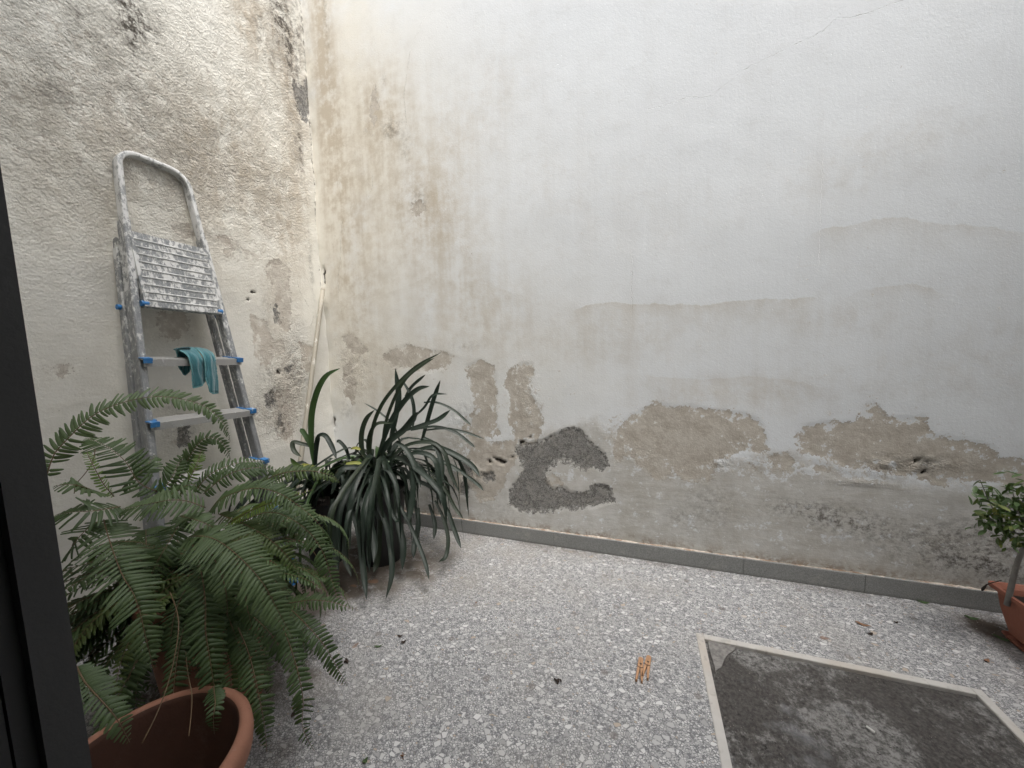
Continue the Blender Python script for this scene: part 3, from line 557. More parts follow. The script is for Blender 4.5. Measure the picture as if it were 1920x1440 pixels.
for i in range(len(ring) - 1):
    for j in range(nn): m.f.append((i * nn + j, (i + 1) * nn + j, (i + 1) * nn + (j + 1) % nn, i * nn + (j + 1) % nn)); m.m.append(0)
m.build('hoop_handle', M_hoop, lad, smooth=True)
# folded platform with ribs
PL = link('platform', None, lad); PL.location = (.020, 0, 1.425); PL.rotation_euler = (0, -.03, 0); bpy.data.objects.remove(PL)
m = MB(); pw = .150; ph = .325; Mx = Matrix.Translation((.014, 0, 1.425)) @ Matrix.Rotation(-.04, 4, 'Y')
tk = .003; m.box((-tk, -pw, 0), (0, pw, ph), mat4=Mx)
m.box((-.030, -pw, 0), (-tk, -pw + .003, ph), mat4=Mx); m.box((-.030, pw - .003, 0), (-tk, pw, ph), mat4=Mx); m.box((-.030, -pw + .003, 0), (-tk, pw - .003, .003), mat4=Mx); m.box((-.030, -pw + .003, ph - .003), (-tk, pw - .003, ph), mat4=Mx)
plat = m.build('platform', M_plat, lad)
for k_ in range(9):
    z = .030 + k_ * .033
    m = MB(); m.tube([(.0004, -pw + .012, z), (.0004, pw - .012, z)], .0034, 8, up=(1, 0, 0)); m.v = [tuple(Mx @ Vector(p)) for p in m.v]; m.build('rib', M_rib, plat, smooth=True)
m = MB(); m.tube([Mx @ Vector((-.016, -pw - .0005, .29)), Mx @ Vector((-.016, -pw - .003, .29))], .009, 14, up=(1, 0, 0)); m.build('hole_cap', M_hoop, plat)
# treads, tilted a little as on a ladder folded upright
TILT = -(TH + math.radians(8))
for v in (1.196, .934, .672, .412, .150):
    w_ = hw(v) + .010; Mt = Matrix.Translation((.028, 0, v)) @ Matrix.Rotation(-TILT, 4, 'Y'); dp = .085
    m = MB(); m.box((-.030, -w_, -.003), (0, w_, 0), mat4=Mt); m.box((-dp, -w_ + .026, -.003), (-.030, w_ - .026, 0), mat4=Mt)
    m.box((-.003, -w_ + .001, -.030), (0, w_ - .001, -.003), mat4=Mt); m.box((-dp, -w_ + .026, -.028), (-dp + .003, w_ - .026, -.003), mat4=Mt)
    for q in range(7): m.box((-.012 - q * .010, -w_ + .03, 0), (-.009 - q * .010, w_ - .03, .0012), mat4=Mt)
    st = m.build('tread', M_tread, lad)
    for s2 in (-1, 1):
        m = MB(); a, b = sorted((s2 * (w_ - .026), s2 * (w_ + .004)))
        m.box((-.034, a, .0005), (.005, b, .005), mat4=Mt); m.box((.0005, a, -.016), (.005, b, .0005), mat4=Mt); m.box((-dp - .002, s2 * (w_ - .030) - .006, .0005), (-.034, s2 * (w_ - .030) + .006, .004), mat4=Mt); m.build('end_cap', M_blue, st)
        m = MB(); y = s2 * (w_ - .012); m.tube([Mt @ Vector((.0003, y, -.023)), Mt @ Vector((.003, y, -.023))], .0045, 10, up=(1, 0, 0)); m.build('rivet', M_hoop, st)
for v in (.30,): MB().box((-.102, -hw(v) + .016, v - .012), (-.096, hw(v) - .016, v + .012)).build('cross_bar', M_rail, lad)

# cloth over the top tread
t = NT('teal_microfibre'); c = t.mix(t.noise(220, 3, .6), (.030, .120, .145), (.065, .205, .235)); M_cloth = t.bsdf(c, .95, t.mul(t.noise(400, 3, .7), .0012), spec=.1, Sheen_Weight=.5)
t = NT('teal_hem'); M_hem = t.bsdf((.12, .29, .31), .9)
cl = thing('cleaning_cloth', 'teal cleaning cloth draped over the top tread of the stepladder', 'cloth', (.23, -.93, 1.18))
def sheet(name, cols, mat, parent, thick=.003, hem=True):
    rows = [crom(c_, 26) for c_ in cols]; G = np.array(rows); G2 = np.array([crom(G[:, j], 30) for j in range(G.shape[1])])   # [row j][col i]
    k1, k2 = G2.shape[0], G2.shape[1]; base = np.array(parent.location)
    gj, gi = np.meshgrid(np.arange(k1), np.arange(k2), indexing='ij')
    G2[1:, :, 0] += .004 * vnoise(gj[1:] * .22, gi[1:] * .30, 1.0, len(name)) + .0016 * vnoise(gj[1:] * .6, gi[1:] * .5, 1.0, 9); v = (G2.reshape(-1, 3) - base)
    f = [(j * k2 + i, j * k2 + i + 1, (j + 1) * k2 + i + 1, (j + 1) * k2 + i) for j in range(k1 - 1) for i in range(k2 - 1)]
    o = link(name, mesh(name, v, f, mat, True), parent); md = o.modifiers.new('thickness', 'SOLIDIFY'); md.thickness = thick; md.offset = 0
    if hem:
        lp = [G2[-1, i] for i in range(k2)] ; e1 = [G2[j, 0] for j in range(4, k1)]; e2 = [G2[j, -1] for j in range(k1 - 1, 3, -1)]
        m = MB(); m.tube([Vector(p - base) for p in e1 + lp + e2], .0028, 6); m.build('hem', M_hem, o, smooth=True)
    return o
def LP(px, py, x): return on(px, py, 0, x)
# front fall: columns left to right, each from the back of the tread over its front edge and down
sheet('cloth_fold', [
    [LP(330, 653, .155), LP(335, 656, .19), LP(352, 668, .235), LP(360, 700, .240), LP(362, 727, .238)],
    [LP(345, 652, .155), LP(352, 656, .19), LP(366, 671, .246), LP(372, 702, .256), LP(376, 724, .256)],
    [LP(360, 651, .155), LP(368, 656, .19), LP(378, 672, .240), LP(383, 690, .244), LP(384, 716, .242)]], M_cloth, cl)
sheet('cloth_fold', [
    [LP(362, 651, .157), LP(370, 655, .195), LP(381, 668, .250), LP(385, 695, .262), LP(386, 712, .262)],
    [LP(375, 652, .155), LP(380, 655, .190), LP(392, 667, .252), LP(397, 700, .268), LP(396, 736, .266)],
    [LP(388, 655, .155), LP(392, 658, .190), LP(401, 668, .240), LP(406, 700, .248), LP(409, 737, .246)]], M_cloth, cl)
sheet('cloth_corner', [
    [LP(326, 655, .200), LP(330, 657, .170), LP(333, 672, .150), LP(336, 688, .150)],
    [LP(340, 652, .200), LP(343, 655, .170), LP(345, 680, .150), LP(346, 703, .150)],
    [LP(355, 651, .200), LP(357, 655, .170), LP(357, 678, .150), LP(356, 694, .150)]], M_cloth, cl)

# pole in the corner
t = NT('chalky_white_pole'); M_pole = t.bsdf(t.mix(t.ss(t.noise(30, 6, .7, vec=t.mapping((1, 1, .3))), .56, .62), (.34, .315, .26), (.58, .56, .50)), .6)
p0 = np.array([.036, -.036, 1.64]); pm_ = on(572, 800, 0, .14); p1 = p0 + (pm_ - p0) * ((1.64 - .012) / (1.64 - pm_[2])); q = p1 - p0
pole = thing('broomstick', 'thin off-white broomstick leaning upright in the corner of the two walls', 'stick', tuple(p1))
m = MB(); m.tube([-q * t_ for t_ in np.linspace(0, .995, 12)], .0145, 14); m.build('stick', M_pole, pole, smooth=True)
m = MB(); m.tube([-q * .992, -q], [.0150, .012], 14); m.build('end_cap', M_pole, pole, smooth=True)

# ------------------------------------------------------------------ plants
def leaf_mat(name, a, b, rough=.42, dust=0.0, trans=.15, dry=.0):
    t = NT(name); c = t.mix(t.noise(14, 5, .6), a, b); c = t.mix(t.mul(t.info(), .6), c, tuple(.8 * x for x in a)); c = t.mix(t.mul(t.ss(t.info(), .75, .95), .35), c, (b[0] * 1.5, b[1] * 1.25, b[2] * .6))
    if dry: c = t.mix(t.mul(t.ss(t.noise(34, 5, .75), .66, .70), dry), c, (.16, .11, .05))
    if dust: c = t.mix(t.mul(t.ss(t.noise(22, 6, .7), .45, .7), dust), c, (.11, .125, .11))
    bs = t.t.nodes.new('ShaderNodeBsdfPrincipled'); t.lk(c, bs.inputs['Base Color']); bs.inputs['Roughness'].default_value = rough; bs.inputs['Specular IOR Level'].default_value = .45
    bp = t.t.nodes.new('ShaderNodeBump'); bp.inputs['Distance'].default_value = 1; t.lk(t.mul(t.noise(120, 4, .6), .0008), bp.inputs['Height']); t.lk(bp.outputs[0], bs.inputs['Normal'])
    tr = t.t.nodes.new('ShaderNodeBsdfTranslucent'); t.lk(t.mix(.5, c, (b[0] * 1.8, b[1] * 2.0, b[2] * 1.0)), tr.inputs[0])
    mx = t.t.nodes.new('ShaderNodeMixShader'); mx.inputs[0].default_value = trans; t.lk(bs.outputs[0], mx.inputs[1]); t.lk(tr.outputs[0], mx.inputs[2]); t.lk(mx.outputs[0], t.out.inputs[0]); return t.m
M_cliv = leaf_mat('dark_strap_leaf', (.009, .018, .012), (.022, .038, .025), .50, dust=.10, trans=.04, dry=.5)
M_cliv2 = leaf_mat('green_strap_leaf', (.03, .065, .022), (.06, .11, .035), .38, trans=.12)
M_yel = leaf_mat('yellowing_leaf', (.22, .24, .06), (.34, .36, .10), .5)
M_fern = leaf_mat('fern_green', (.034, .064, .022), (.092, .145, .050), .5, trans=.15, dry=.7)
M_fern2 = leaf_mat('fern_pale', (.055, .090, .036), (.125, .182, .078), .5, trans=.15, dry=.5)
M_fern3 = leaf_mat('fern_new_growth', (.10, .16, .04), (.16, .25, .06), .5, trans=.3)
t = NT('rachis_brown'); M_rach = t.bsdf(t.mix(t.noise(8), (.10, .065, .035), (.19, .12, .06)), .6)
t = NT('dark_pot_plastic'); M_blackpot = t.bsdf((.014, .014, .015), .5)
def terra(name, a, b, dirt):
    t = NT(name); c = t.mix(t.noise(9, 7, .65), a, b); c = t.mix(t.mul(t.ss(t.noise(4, 8, .7), .50, .68), dirt), c, (.42, .36, .31)); c = t.mix(t.mul(t.ss(t.noise(25, 7, .75), .60, .68), .5), c, (.10, .06, .045))
    return t.bsdf(c, .75, t.add(t.mul(t.noise(60, 6, .65), .0014), t.mul(t.noise(300, 3, .6), .0003)), spec=.3)
M_terra = terra('terracotta', (.25, .112, .070), (.38, .19, .13), .95); M_terra2 = terra('terracotta_plastic', (.30, .115, .075), (.35, .145, .10), .12)
t = NT('potting_soil'); M_soil = t.bsdf(t.mix(t.noise(90, 6, .7), (.012, .009, .007), (.06, .045, .035)), .95, t.mul(t.noise(120, 6, .8), .02))

def strap(P, width, N0, mat, parent, name='leaf', n=18, chan=.18, tipk=.8):
    P = crom(P, n); base = np.array(parent.matrix_basis.translation); v = []; N0 = np.array(N0, float)
    for i in range(n + 1):
        T = P[min(i + 1, n)] - P[max(i - 1, 0)]; T /= np.linalg.norm(T) + 1e-9
        S = np.cross(T, N0); L = np.linalg.norm(S); S = S / L if L > .05 else (Sp if i else np.array([1., 0, 0])); Sp = S; Nn = np.cross(S, T)
        s_ = i / n; wd = .82 * width * (.62 + .38 * min(1, s_ * 3)) * (1 if s_ < .72 else max(.04, 1 - ((s_ - .72) / .28) ** 2.2)) / 2
        for a, h_ in ((-1, 0), (-.5, -.7), (0, -1), (.5, -.7), (1, 0)): v.append(P[i] + S * wd * a + Nn * wd * chan * 1.6 * h_ - base)
    f = [(5 * i + j, 5 * i + j + 1, 5 * i + 6 + j, 5 * i + 5 + j) for i in range(n) for j in range(4)]
    return link(name, mesh(name, v, f, mat, True), parent)
def pot_simple(parent, r0, r1, h, mat, wall=.006, soil=.03, rim=.0):
    m = MB(); prof = [(0.001, 0), (r0, 0), (r1 - .006, h - .035 if rim else h * .98)]
    if rim: prof += [(r1 + rim, h - .035), (r1 + rim, h), (r1 - wall, h)]
    else: prof += [(r1, h), (r1 - wall, h)]
    prof += [(r1 - wall - .004, h - soil)]
    m.lathe(prof, 36); m.build('pot', mat, parent, smooth=False)
    m = MB(); m.lathe([(r1 - wall - .003, h - soil), (r1 * .6, h - soil + .006), (.001, h - soil + .008)], 24); m.build('soil', M_soil, parent, smooth=True)
CV = lambda d: (C - d) / np.linalg.norm(C - d)

# clivia in the corner ------------------------------------------------
def clivia(label, loc, potr, poth, heroes, nfill, seed, lenr=(.35, .6), skip=None):
    rnd = random.Random(seed); rt = thing('clivia_plant', label, 'plant', loc, group='strap leaved plants in the corner')
    pot_simple(rt, potr * .75, potr, poth, M_blackpot)
    b0 = np.array([loc[0], loc[1], poth + .02])
    for h_ in heroes:
        pts, wpx, d0, d1 = h_[:4]; mt = h_[4] if len(h_) > 4 else M_cliv; k = len(pts)
        P = []
        for i, p in enumerate(pts):
            w = at(p[0], p[1], d0 + (d1 - d0) * i / (k - 1)); w[2] = max(w[2], .012); w[1] = min(w[1], -.015); w[0] = max(w[0], .03); P.append(w)
        c_ = np.mean(P, 0); N0 = CV(c_) * .8 + np.array([0, 0, .45]); strap(P, wpx * (d0 + d1) / 2 / F, N0, mt, rt, n=22)
    for i in range(nfill):
        az = rnd.uniform(0, 2 * math.pi); L = rnd.uniform(*lenr); up = rnd.uniform(.25, .75); spread = rnd.uniform(.15, .30)
        d = np.array([math.cos(az), math.sin(az), 0]); st = b0 + d * rnd.uniform(0, .05)
        top = st + d * spread * .5 * L * 2 + np.array([0, 0, up * L * .55]); mid = st + d * spread * .18 * L * 2 + np.array([0, 0, up * L * .38])
        e1 = st + d * (spread + L * .28) + np.array([0, 0, up * L * .35 - .06]); e2 = st + d * (spread + L * .38) + np.array([0, 0, up * L * .2 - L * rnd.uniform(.35, .75)])
        kf = rnd.uniform(-.35, .35); sw = np.array([-d[1], d[0], 0]); mid = mid + sw * kf * .05; e1 = e1 + sw * kf * .22; e2 = e2 + sw * kf * .30; P = [st, mid, top, e1, e2]
        if rnd.random() < .35: P = [st, mid, top, top + d * .07 + np.array([0, 0, -.06]), top + d * .10 + sw * kf * .1 + np.array([0, 0, -rnd.uniform(.2, .5)])]
        for p in P: p[0] = max(p[0], .05); p[1] = min(p[1], -.04); p[2] = max(p[2], .02)
        strap(P, rnd.uniform(.016, .038), np.array([0, 0, 1.]) + d * .25 + sw * rnd.uniform(-.7, .7), M_cliv if rnd.random() < .93 else M_cliv2, rt, n=16)
    return rt
def px5(*p): return [(520 + a * .3472, 640 + b * .3472) for a, b in p]
H = [
 (px5((500, 700), (508, 500), (560, 350), (650, 230), (760, 130), (885, 60)), 9, 2.13, 2.0), (px5((560, 640), (590, 420), (680, 220), (780, 130), (850, 90)), 8, 2.15, 2.05),
 (px5((600, 600), (635, 420), (655, 300), (637, 145)), 13, 2.2, 2.2), (px5((540, 640), (600, 460), (680, 330), (755, 260), (822, 243)), 13, 2.15, 2.05), (px5((545, 640), (600, 545), (680, 480), (740, 410), (765, 385)), 17, 2.1, 1.95),
 (px5((780, 540), (810, 430), (845, 310), (880, 210)), 10, 2.25, 2.2), (px5((690, 480), (790, 450), (870, 420), (935, 370)), 11, 2.15, 2.15), (px5((740, 590), (850, 570), (960, 610), (1050, 670), (1095, 730)), 13, 2.15, 2.05),
 (px5((800, 620), (900, 650), (1000, 710), (1080, 770), (1115, 808)), 8, 2.2, 2.15), (px5((720, 480), (850, 460), (960, 490), (1040, 550), (1068, 575)), 7, 2.2, 2.15), (px5((790, 330), (860, 330), (950, 370), (1020, 430), (1045, 452)), 6, 2.25, 2.2),
 (px5((520, 720), (535, 850), (585, 980), (612, 1120), (618, 1260), (585, 1395)), 12, 2.0, 1.72), (px5((350, 720), (375, 860), (430, 990), (455, 1150), (470, 1280), (482, 1395)), 13, 1.95, 1.7), (px5((400, 790), (450, 860), (500, 980), (525, 1100), (520, 1195)), 14, 1.95, 1.75),
 (px5((500, 740), (512, 860), (508, 980), (495, 1120), (498, 1245)), 12, 2.0, 1.8), (px5((640, 850), (700, 960), (760, 1090), (800, 1200), (820, 1288)), 9, 2.05, 1.8), (px5((850, 860), (895, 950), (922, 1060), (910, 1160), (870, 1192)), 9, 2.15, 1.95),
 (px5((870, 830), (920, 920), (960, 1030), (992, 1118)), 10, 2.2, 2.05), (px5((640, 540), (700, 590), (745, 680), (775, 790)), 13, 2.05, 1.95), (px5((730, 640), (735, 760), (725, 880), (708, 978)), 13, 2.0, 1.9), (px5((640, 900), (660, 1000), (680, 1100), (675, 1235)), 14, 2.05, 1.9),
 (px5((790, 520), (850, 560), (885, 650), (892, 765)), 12, 2.1, 2.0), (px5((500, 690), (460, 600), (455, 500), (480, 420), (525, 370)), 11, 2.12, 2.1), (px5((520, 690), (490, 560), (530, 450), (630, 440)), 9, 2.08, 1.98), (px5((700, 700), (640, 480), (560, 390), (465, 330)), 5, 2.2, 2.25),
 (px5((690, 300), (730, 240), (800, 180)), 8, 2.22, 2.15), (px5((680, 220), (720, 290), (738, 370), (730, 480)), 8, 2.15, 2.1), (px5((700, 440), (790, 360), (840, 290), (920, 285)), 6, 2.2, 2.15), (px5((470, 720), (410, 720), (360, 780), (345, 840), (370, 845)), 12, 1.95, 1.85), (px5((480, 700), (420, 680), (340, 700), (290, 830)), 13, 1.95, 1.85),
 (px5((800, 480), (900, 470), (1010, 490), (1120, 528)), 6, 2.2, 2.2), (px5((820, 700), (900, 790), (960, 900), (1005, 960)), 8, 2.2, 2.1), (px5((520, 700), (590, 690), (640, 770), (655, 900)), 10, 1.98, 1.85), (px5((560, 760), (600, 880), (640, 960), (660, 975)), 9, 1.95, 1.85), (px5((380, 840), (330, 950), (310, 1100), (330, 1240)), 14, 1.95, 1.8), (px5((420, 880), (380, 1000), (365, 1150), (400, 1270)), 13, 1.98, 1.82),
 (px5((300, 850), (290, 960), (310, 1080), (300, 1180)), 13, 1.95, 1.85), (px5((560, 900), (550, 1050), (540, 1180), (520, 1250)), 13, 2.05, 1.95), (px5((760, 900), (760, 1000), (740, 1100), (735, 1170)), 12, 2.15, 2.0), (px5((820, 880), (850, 980), (845, 1070)), 9, 2.15, 2.05),
 (px5((600, 640), (700, 560), (830, 545), (900, 600), (940, 720), (985, 820)), 10, 2.12, 2.0), (px5((640, 650), (750, 600), (850, 640), (880, 800), (890, 880)), 12, 2.08, 1.95)]
main_cl = clivia('big clump of long dark strap leaves in a black pot against the back wall', (.70, -.40, 0), .15, .42, H, 84, 3, (.36, .62))
HL = [
 (px5((203, 675), (185, 560), (185, 400), (215, 270), (265, 185), (340, 145)), 13, 1.93, 1.85, M_cliv2), (px5((205, 690), (208, 600), (222, 515), (260, 510), (300, 580), (320, 640)), 11, 1.9, 1.8), (px5((195, 570), (140, 555), (85, 545), (90, 590), (130, 625)), 10, 1.95, 1.9),
 (px5((205, 620), (170, 540), (140, 490), (125, 470)), 11, 1.95, 1.95, M_cliv2), (px5((215, 690), (150, 690), (100, 665), (70, 630)), 10, 1.9, 1.85, M_cliv2), (px5((210, 680), (160, 670), (130, 665)), 8, 1.88, 1.85, M_yel), (px5((370, 660), (420, 655), (455, 660)), 8, 1.95, 1.95, M_yel), (px5((395, 580), (425, 575), (450, 585)), 7, 2.0, 2.0, M_yel), (px5((390, 640), (370, 580), (335, 540), (320, 545)), 8, 2.0, 2.0)]
clivia('smaller strap leaved plant with one tall upright leaf, between the ferns and the corner', (.40, -.50, 0), .13, .36, HL, 66, 5, (.34, .56))

# ferns ----------------------------------------------------------------
FERN = None
def frond(P, wpx_m, mat, parent, N0, n_pairs=None, droop=.18, profile='full', seed=0, spacing=.011):
    rnd = random.Random(seed); n = 40; P = crom(P, n); base = np.array(parent.matrix_basis.translation)
    seglen = np.linalg.norm(np.diff(P, axis=0), axis=1); cum = np.r_[0, np.cumsum(seglen)]; L = cum[-1]
    v = []; f = []; mi = []
    # rachis
    pr = []; 
    for i in range(0, n + 1, 2): pr.append(P[i])
    m = MB(); m.tube([Vector(p - base) for p in pr], [.0016 * (1 - .75 * i / len(pr)) for i in range(len(pr))], 4); v += m.v; f += m.f; mi += [1] * len(m.f)
    N0 = np.array(N0, float); k = n_pairs or int(L / spacing)
    for q in range(k):
        s_ = (q + .5) / k; s2 = s_ * L; P0 = np.array([np.interp(s2, cum, P[:, a]) for a in range(3)]); P1 = np.array([np.interp(min(s2 + .01, L), cum, P[:, a]) for a in range(3)]); Pm = np.array([np.interp(max(s2 - .01, 0), cum, P[:, a]) for a in range(3)])
        T = P1 - Pm; T /= np.linalg.norm(T) + 1e-9; S = np.cross(T, N0); S /= np.linalg.norm(S) + 1e-9; Nn = np.cross(S, T)
        pf = {'full': min(1, .45 + s_ * 3) * (1 - s_ ** 3.2) + .04, 'base': min(1, max(0, s_ - .12) * 5) * (1 - s_ ** 2.5) + .04}[profile]
        for sg in (-1, 1):
            if rnd.random() < .045: continue
            if rnd.random() < .05: pf *= .6
            Lp = wpx_m * pf * rnd.uniform(.88, 1.1); wd = min(spacing * .76, Lp * .42) * rnd.uniform(.85, 1.1); sweep = .18 + .35 * s_ + rnd.uniform(-.14, .14)
            D = S * sg + T * sweep; D /= np.linalg.norm(D); W = T - D * T.dot(D); W /= np.linalg.norm(W); o = P0 + S * sg * .001; dr = droop * rnd.uniform(.4, 1.6); tw = rnd.uniform(-.1, .6) * sg; W = W * math.cos(tw) + Nn * math.sin(tw)
            b = len(v)
            prof = [(0, .22), (.10, .56), (.55, .50), (.86, .36), (1, .12)]
            for u, ww in prof:
                cpt = o + D * Lp * u - Nn * Lp * dr * u * u + T * Lp * .10 * u * u
                v.append(cpt + W * wd * ww - Nn * wd * .24 - base); v.append(cpt + Nn * wd * .12 - base); v.append(cpt - W * wd * ww - Nn * wd * .24 - base)
            for i in range(4):
                a = b + 3 * i; f += [(a, a + 1, a + 4, a + 3), (a + 1, a + 2, a + 5, a + 4)]; mi += [0, 0]
    return link('frond', mesh('frond', v, f, None, True, [mat, M_rach], mi), parent)
fern = thing('boston_fern', 'large arching green fern spilling over its pot at the lower left', 'fern', (.74, -1.33, 0))
fb = np.array([.74, -1.33, .50])
pot_simple(fern, .13, .175, .46, M_terra, .012, .04, .012)
def c3(*p): return [(80 + a * .3471, 700 + b * .3471) for a, b in p]
def c4(*p): return [(80 + a / 3, 1100 + b / 3) for a, b in p]
FR = [  # pixels base->tip, half width px, depth base, depth tip, material
 (c3((20, 560), (60, 440), (130, 360), (230, 260), (330, 195), (480, 145), (620, 125), (760, 140), (880, 180), (960, 250), (1000, 310), (1012, 370)), 24, 1.10, 1.35, M_fern2, 'full', .010),
 (c3((620, 640), (520, 590), (450, 480), (370, 410), (300, 370), (230, 350)), 30, 1.25, 1.30, M_fern),
 (c3((330, 790), (345, 850), (380, 960), (430, 1090), (490, 1190), (530, 1310), (560, 1440), (590, 1560), (600, 1600)), 41, 1.08, .93, M_fern2),
 (c3((790, 880), (900, 885), (1000, 940), (1110, 1040), (1200, 1150), (1280, 1300), (1350, 1430)), 43, 1.10, .98, M_fern2),
 (c3((800, 900), (840, 1000), (865, 1120), (880, 1250), (880, 1390), (900, 1520), (920, 1650), (940, 1760), (950, 1850)), 31, 1.10, .93, M_fern),
 (c3((890, 760), (950, 690), (1040, 645), (1160, 620), (1280, 650), (1390, 720), (1480, 800), (1520, 860)), 25, 1.2, 1.12, M_fern),
 (c3((1000, 860), (1120, 780), (1240, 750), (1350, 790), (1450, 870), (1520, 980), (1560, 1110), (1590, 1210), (1620, 1280)), 24, 1.22, 1.15, M_fern),
 (c3((1220, 1260), (1340, 1240), (1450, 1225), (1560, 1235), (1640, 1260), (1700, 1275)), 16, 1.18, 1.15, M_fern),
 (c3((1000, 810), (1110, 750), (1230, 700), (1340, 665), (1460, 628)), 12, 1.15, 1.15, M_fern3, 'full', .007),
 (c3((820, 640), (900, 550), (1000, 500), (1110, 475), (1220, 480)), 17, 1.25, 1.4, M_fern), (c3((870, 650), (980, 560), (1080, 520), (1180, 510), (1300, 530)), 20, 1.22, 1.35, M_fern),
 (c3((1150, 610), (1250, 555), (1350, 530), (1470, 530), (1560, 555), (1610, 590)), 17, 1.3, 1.4, M_fern), (c3((880, 725), (780, 690), (690, 685), (600, 700), (500, 720), (420, 735)), 30, 1.14, 1.10, M_fern2),
 (c3((420, 720), (330, 735), (250, 745), (160, 750), (70, 765)), 32, 1.10, 1.05, M_fern),
 (c4((190, 450), (240, 540), (320, 630), (400, 720), (450, 800), (490, 875)), 27, .72, .66, M_fern2, 'full', .0085),
 (c4((1040, 60), (1150, 140), (1260, 240), (1330, 330), (1400, 420), (1480, 500)), 20, 1.12, 1.08, M_fern), (c4((1400, 130), (1480, 210), (1560, 300), (1620, 390), (1670, 480), (1715, 560)), 17, 1.12, 1.1, M_fern),
 (c4((1270, 120), (1350, 230), (1400, 360), (1440, 500), (1465, 640), (1460, 780), (1490, 860), (1530, 925)), 19, 1.05, .98, M_fern), (c4((1100, 230), (1160, 380), (1200, 540), (1230, 680), (1250, 800), (1262, 930)), 22, 1.05, .95, M_fern),
 (c4((1000, 300), (1050, 420), (1060, 540), (1080, 660), (1130, 760)), 24, 1.1, 1.0, M_fern), (c3((690, 620), (740, 550), (800, 440), (850, 370), (900, 345), (960, 365), (1000, 420), (1015, 465)), 17, 1.3, 1.36, M_fern),
 (c3((740, 660), (800, 560), (840, 470), (865, 385)), 10, 1.25, 1.3, M_fern3, 'full', .007), (c3((385, 665), (330, 600), (285, 520), (245, 440), (240, 425)), 8, 1.1, 1.1, M_fern3, 'full', .007), (c3((320, 650), (240, 620), (150, 600), (60, 610)), 20, 1.15, 1.05, M_fern2),
 (c3((760, 770), (700, 880), (640, 980), (590, 1080), (570, 1180)), 26, 1.15, 1.08, M_fern), (c3((600, 720), (640, 650), (700, 560), (740, 480), (800, 420)), 22, 1.25, 1.32, M_fern), (c3((950, 760), (1100, 820), (1230, 900), (1330, 1000), (1390, 1090)), 24, 1.18, 1.12, M_fern),
 (c3((300, 800), (230, 850), (170, 920), (110, 1010)), 24, 1.1, 1.05, M_fern), (c3((870, 900), (950, 1050), (990, 1180), (1000, 1320)), 24, 1.08, .98, M_fern2), (c3((1040, 1000), (1090, 1120), (1100, 1240), (1130, 1370)), 24, 1.14, 1.05, M_fern),
 (c4((960, 560), (970, 650), (960, 740), (965, 830)), 13, .92, .86, M_fern, 'full', .009), (c3((560, 740), (620, 700), (720, 640), (800, 600), (870, 640)), 22, 1.2, 1.2, M_fern), (c3((740, 770), (850, 800), (960, 850)), 24, 1.16, 1.12, M_fern2), (c3((430, 620), (500, 560), (560, 500), (610, 440)), 20, 1.3, 1.4, M_fern)]
for i, h_ in enumerate(FR):
    pts, wpx, d0, d1, mt = h_[:5]; k = len(pts); P = []
    for j, p in enumerate(pts):
        w = at(p[0], p[1], d0 + (d1 - d0) * j / (k - 1) - .05 * math.sin(math.pi * j / (k - 1))); w[2] = max(w[2], .01); P.append(w)
    c_ = np.mean(P, 0); N0 = CV(c_) * .65 + np.array([0, 0, .6]); sp = h_[6] * 1.25 if len(h_) > 6 else .0122
    frond(P, wpx * (d0 + d1) / 2 / F * 1.15, mt, fern, N0, seed=i, profile=h_[5] if len(h_) > 5 else 'full', spacing=sp)
rnd = random.Random(11)
def free_frond(b0, az, L, el, drp, mat, w, seed):
    d = np.array([math.cos(az), math.sin(az), 0.]); P = [b0.copy()]; e = el; p = b0.copy(); st = L / 7
    for j in range(7):
        p = p + (d * math.cos(e) + np.array([0, 0, math.sin(e)])) * st; e -= drp; q_ = p.copy(); q_[2] = max(q_[2], .015); q_[0] = max(q_[0], .05); P.append(q_)
    frond(P, w, mat, fern, np.array([0, 0, 1.]) + d * .3, seed=seed, spacing=.012, droop=.25)
for i in range(60):
    az = rnd.uniform(-math.pi, math.pi); free_frond(fb + np.array([math.cos(az), math.sin(az), 0]) * rnd.uniform(.02, .14) + np.array([0, 0, -.06]), az, rnd.uniform(.34, .52), rnd.uniform(-.5, .35), rnd.uniform(.16, .34), M_fern, rnd.uniform(.026, .038), 400 + i)
for i in range(26):
    az = rnd.uniform(math.pi * .8, math.pi * 1.6); free_frond(fb + np.array([-.10, -.10, rnd.uniform(-.1, .05)]), az, rnd.uniform(.3, .5), rnd.uniform(-.3, .9), rnd.uniform(.22, .38), M_fern, rnd.uniform(.028, .042), 500 + i)
for i in range(78):
    az = rnd.uniform(-math.pi, math.pi); cam_side = math.cos(az - math.atan2(C[1] - fb[1], C[0] - fb[0]))
    L = rnd.uniform(.30, .58) * (1 if cam_side < .5 else .8); el = rnd.uniform(.1, 1.05) * (1 if cam_side < .3 else .55)
    free_frond(fb + np.array([math.cos(az), math.sin(az), 0]) * rnd.uniform(0, .12) + np.array([0, 0, -.02]), az, L, el, rnd.uniform(.28, .42), M_fern if rnd.random() < .85 else M_fern2, rnd.uniform(.026, .040), 200 + i)
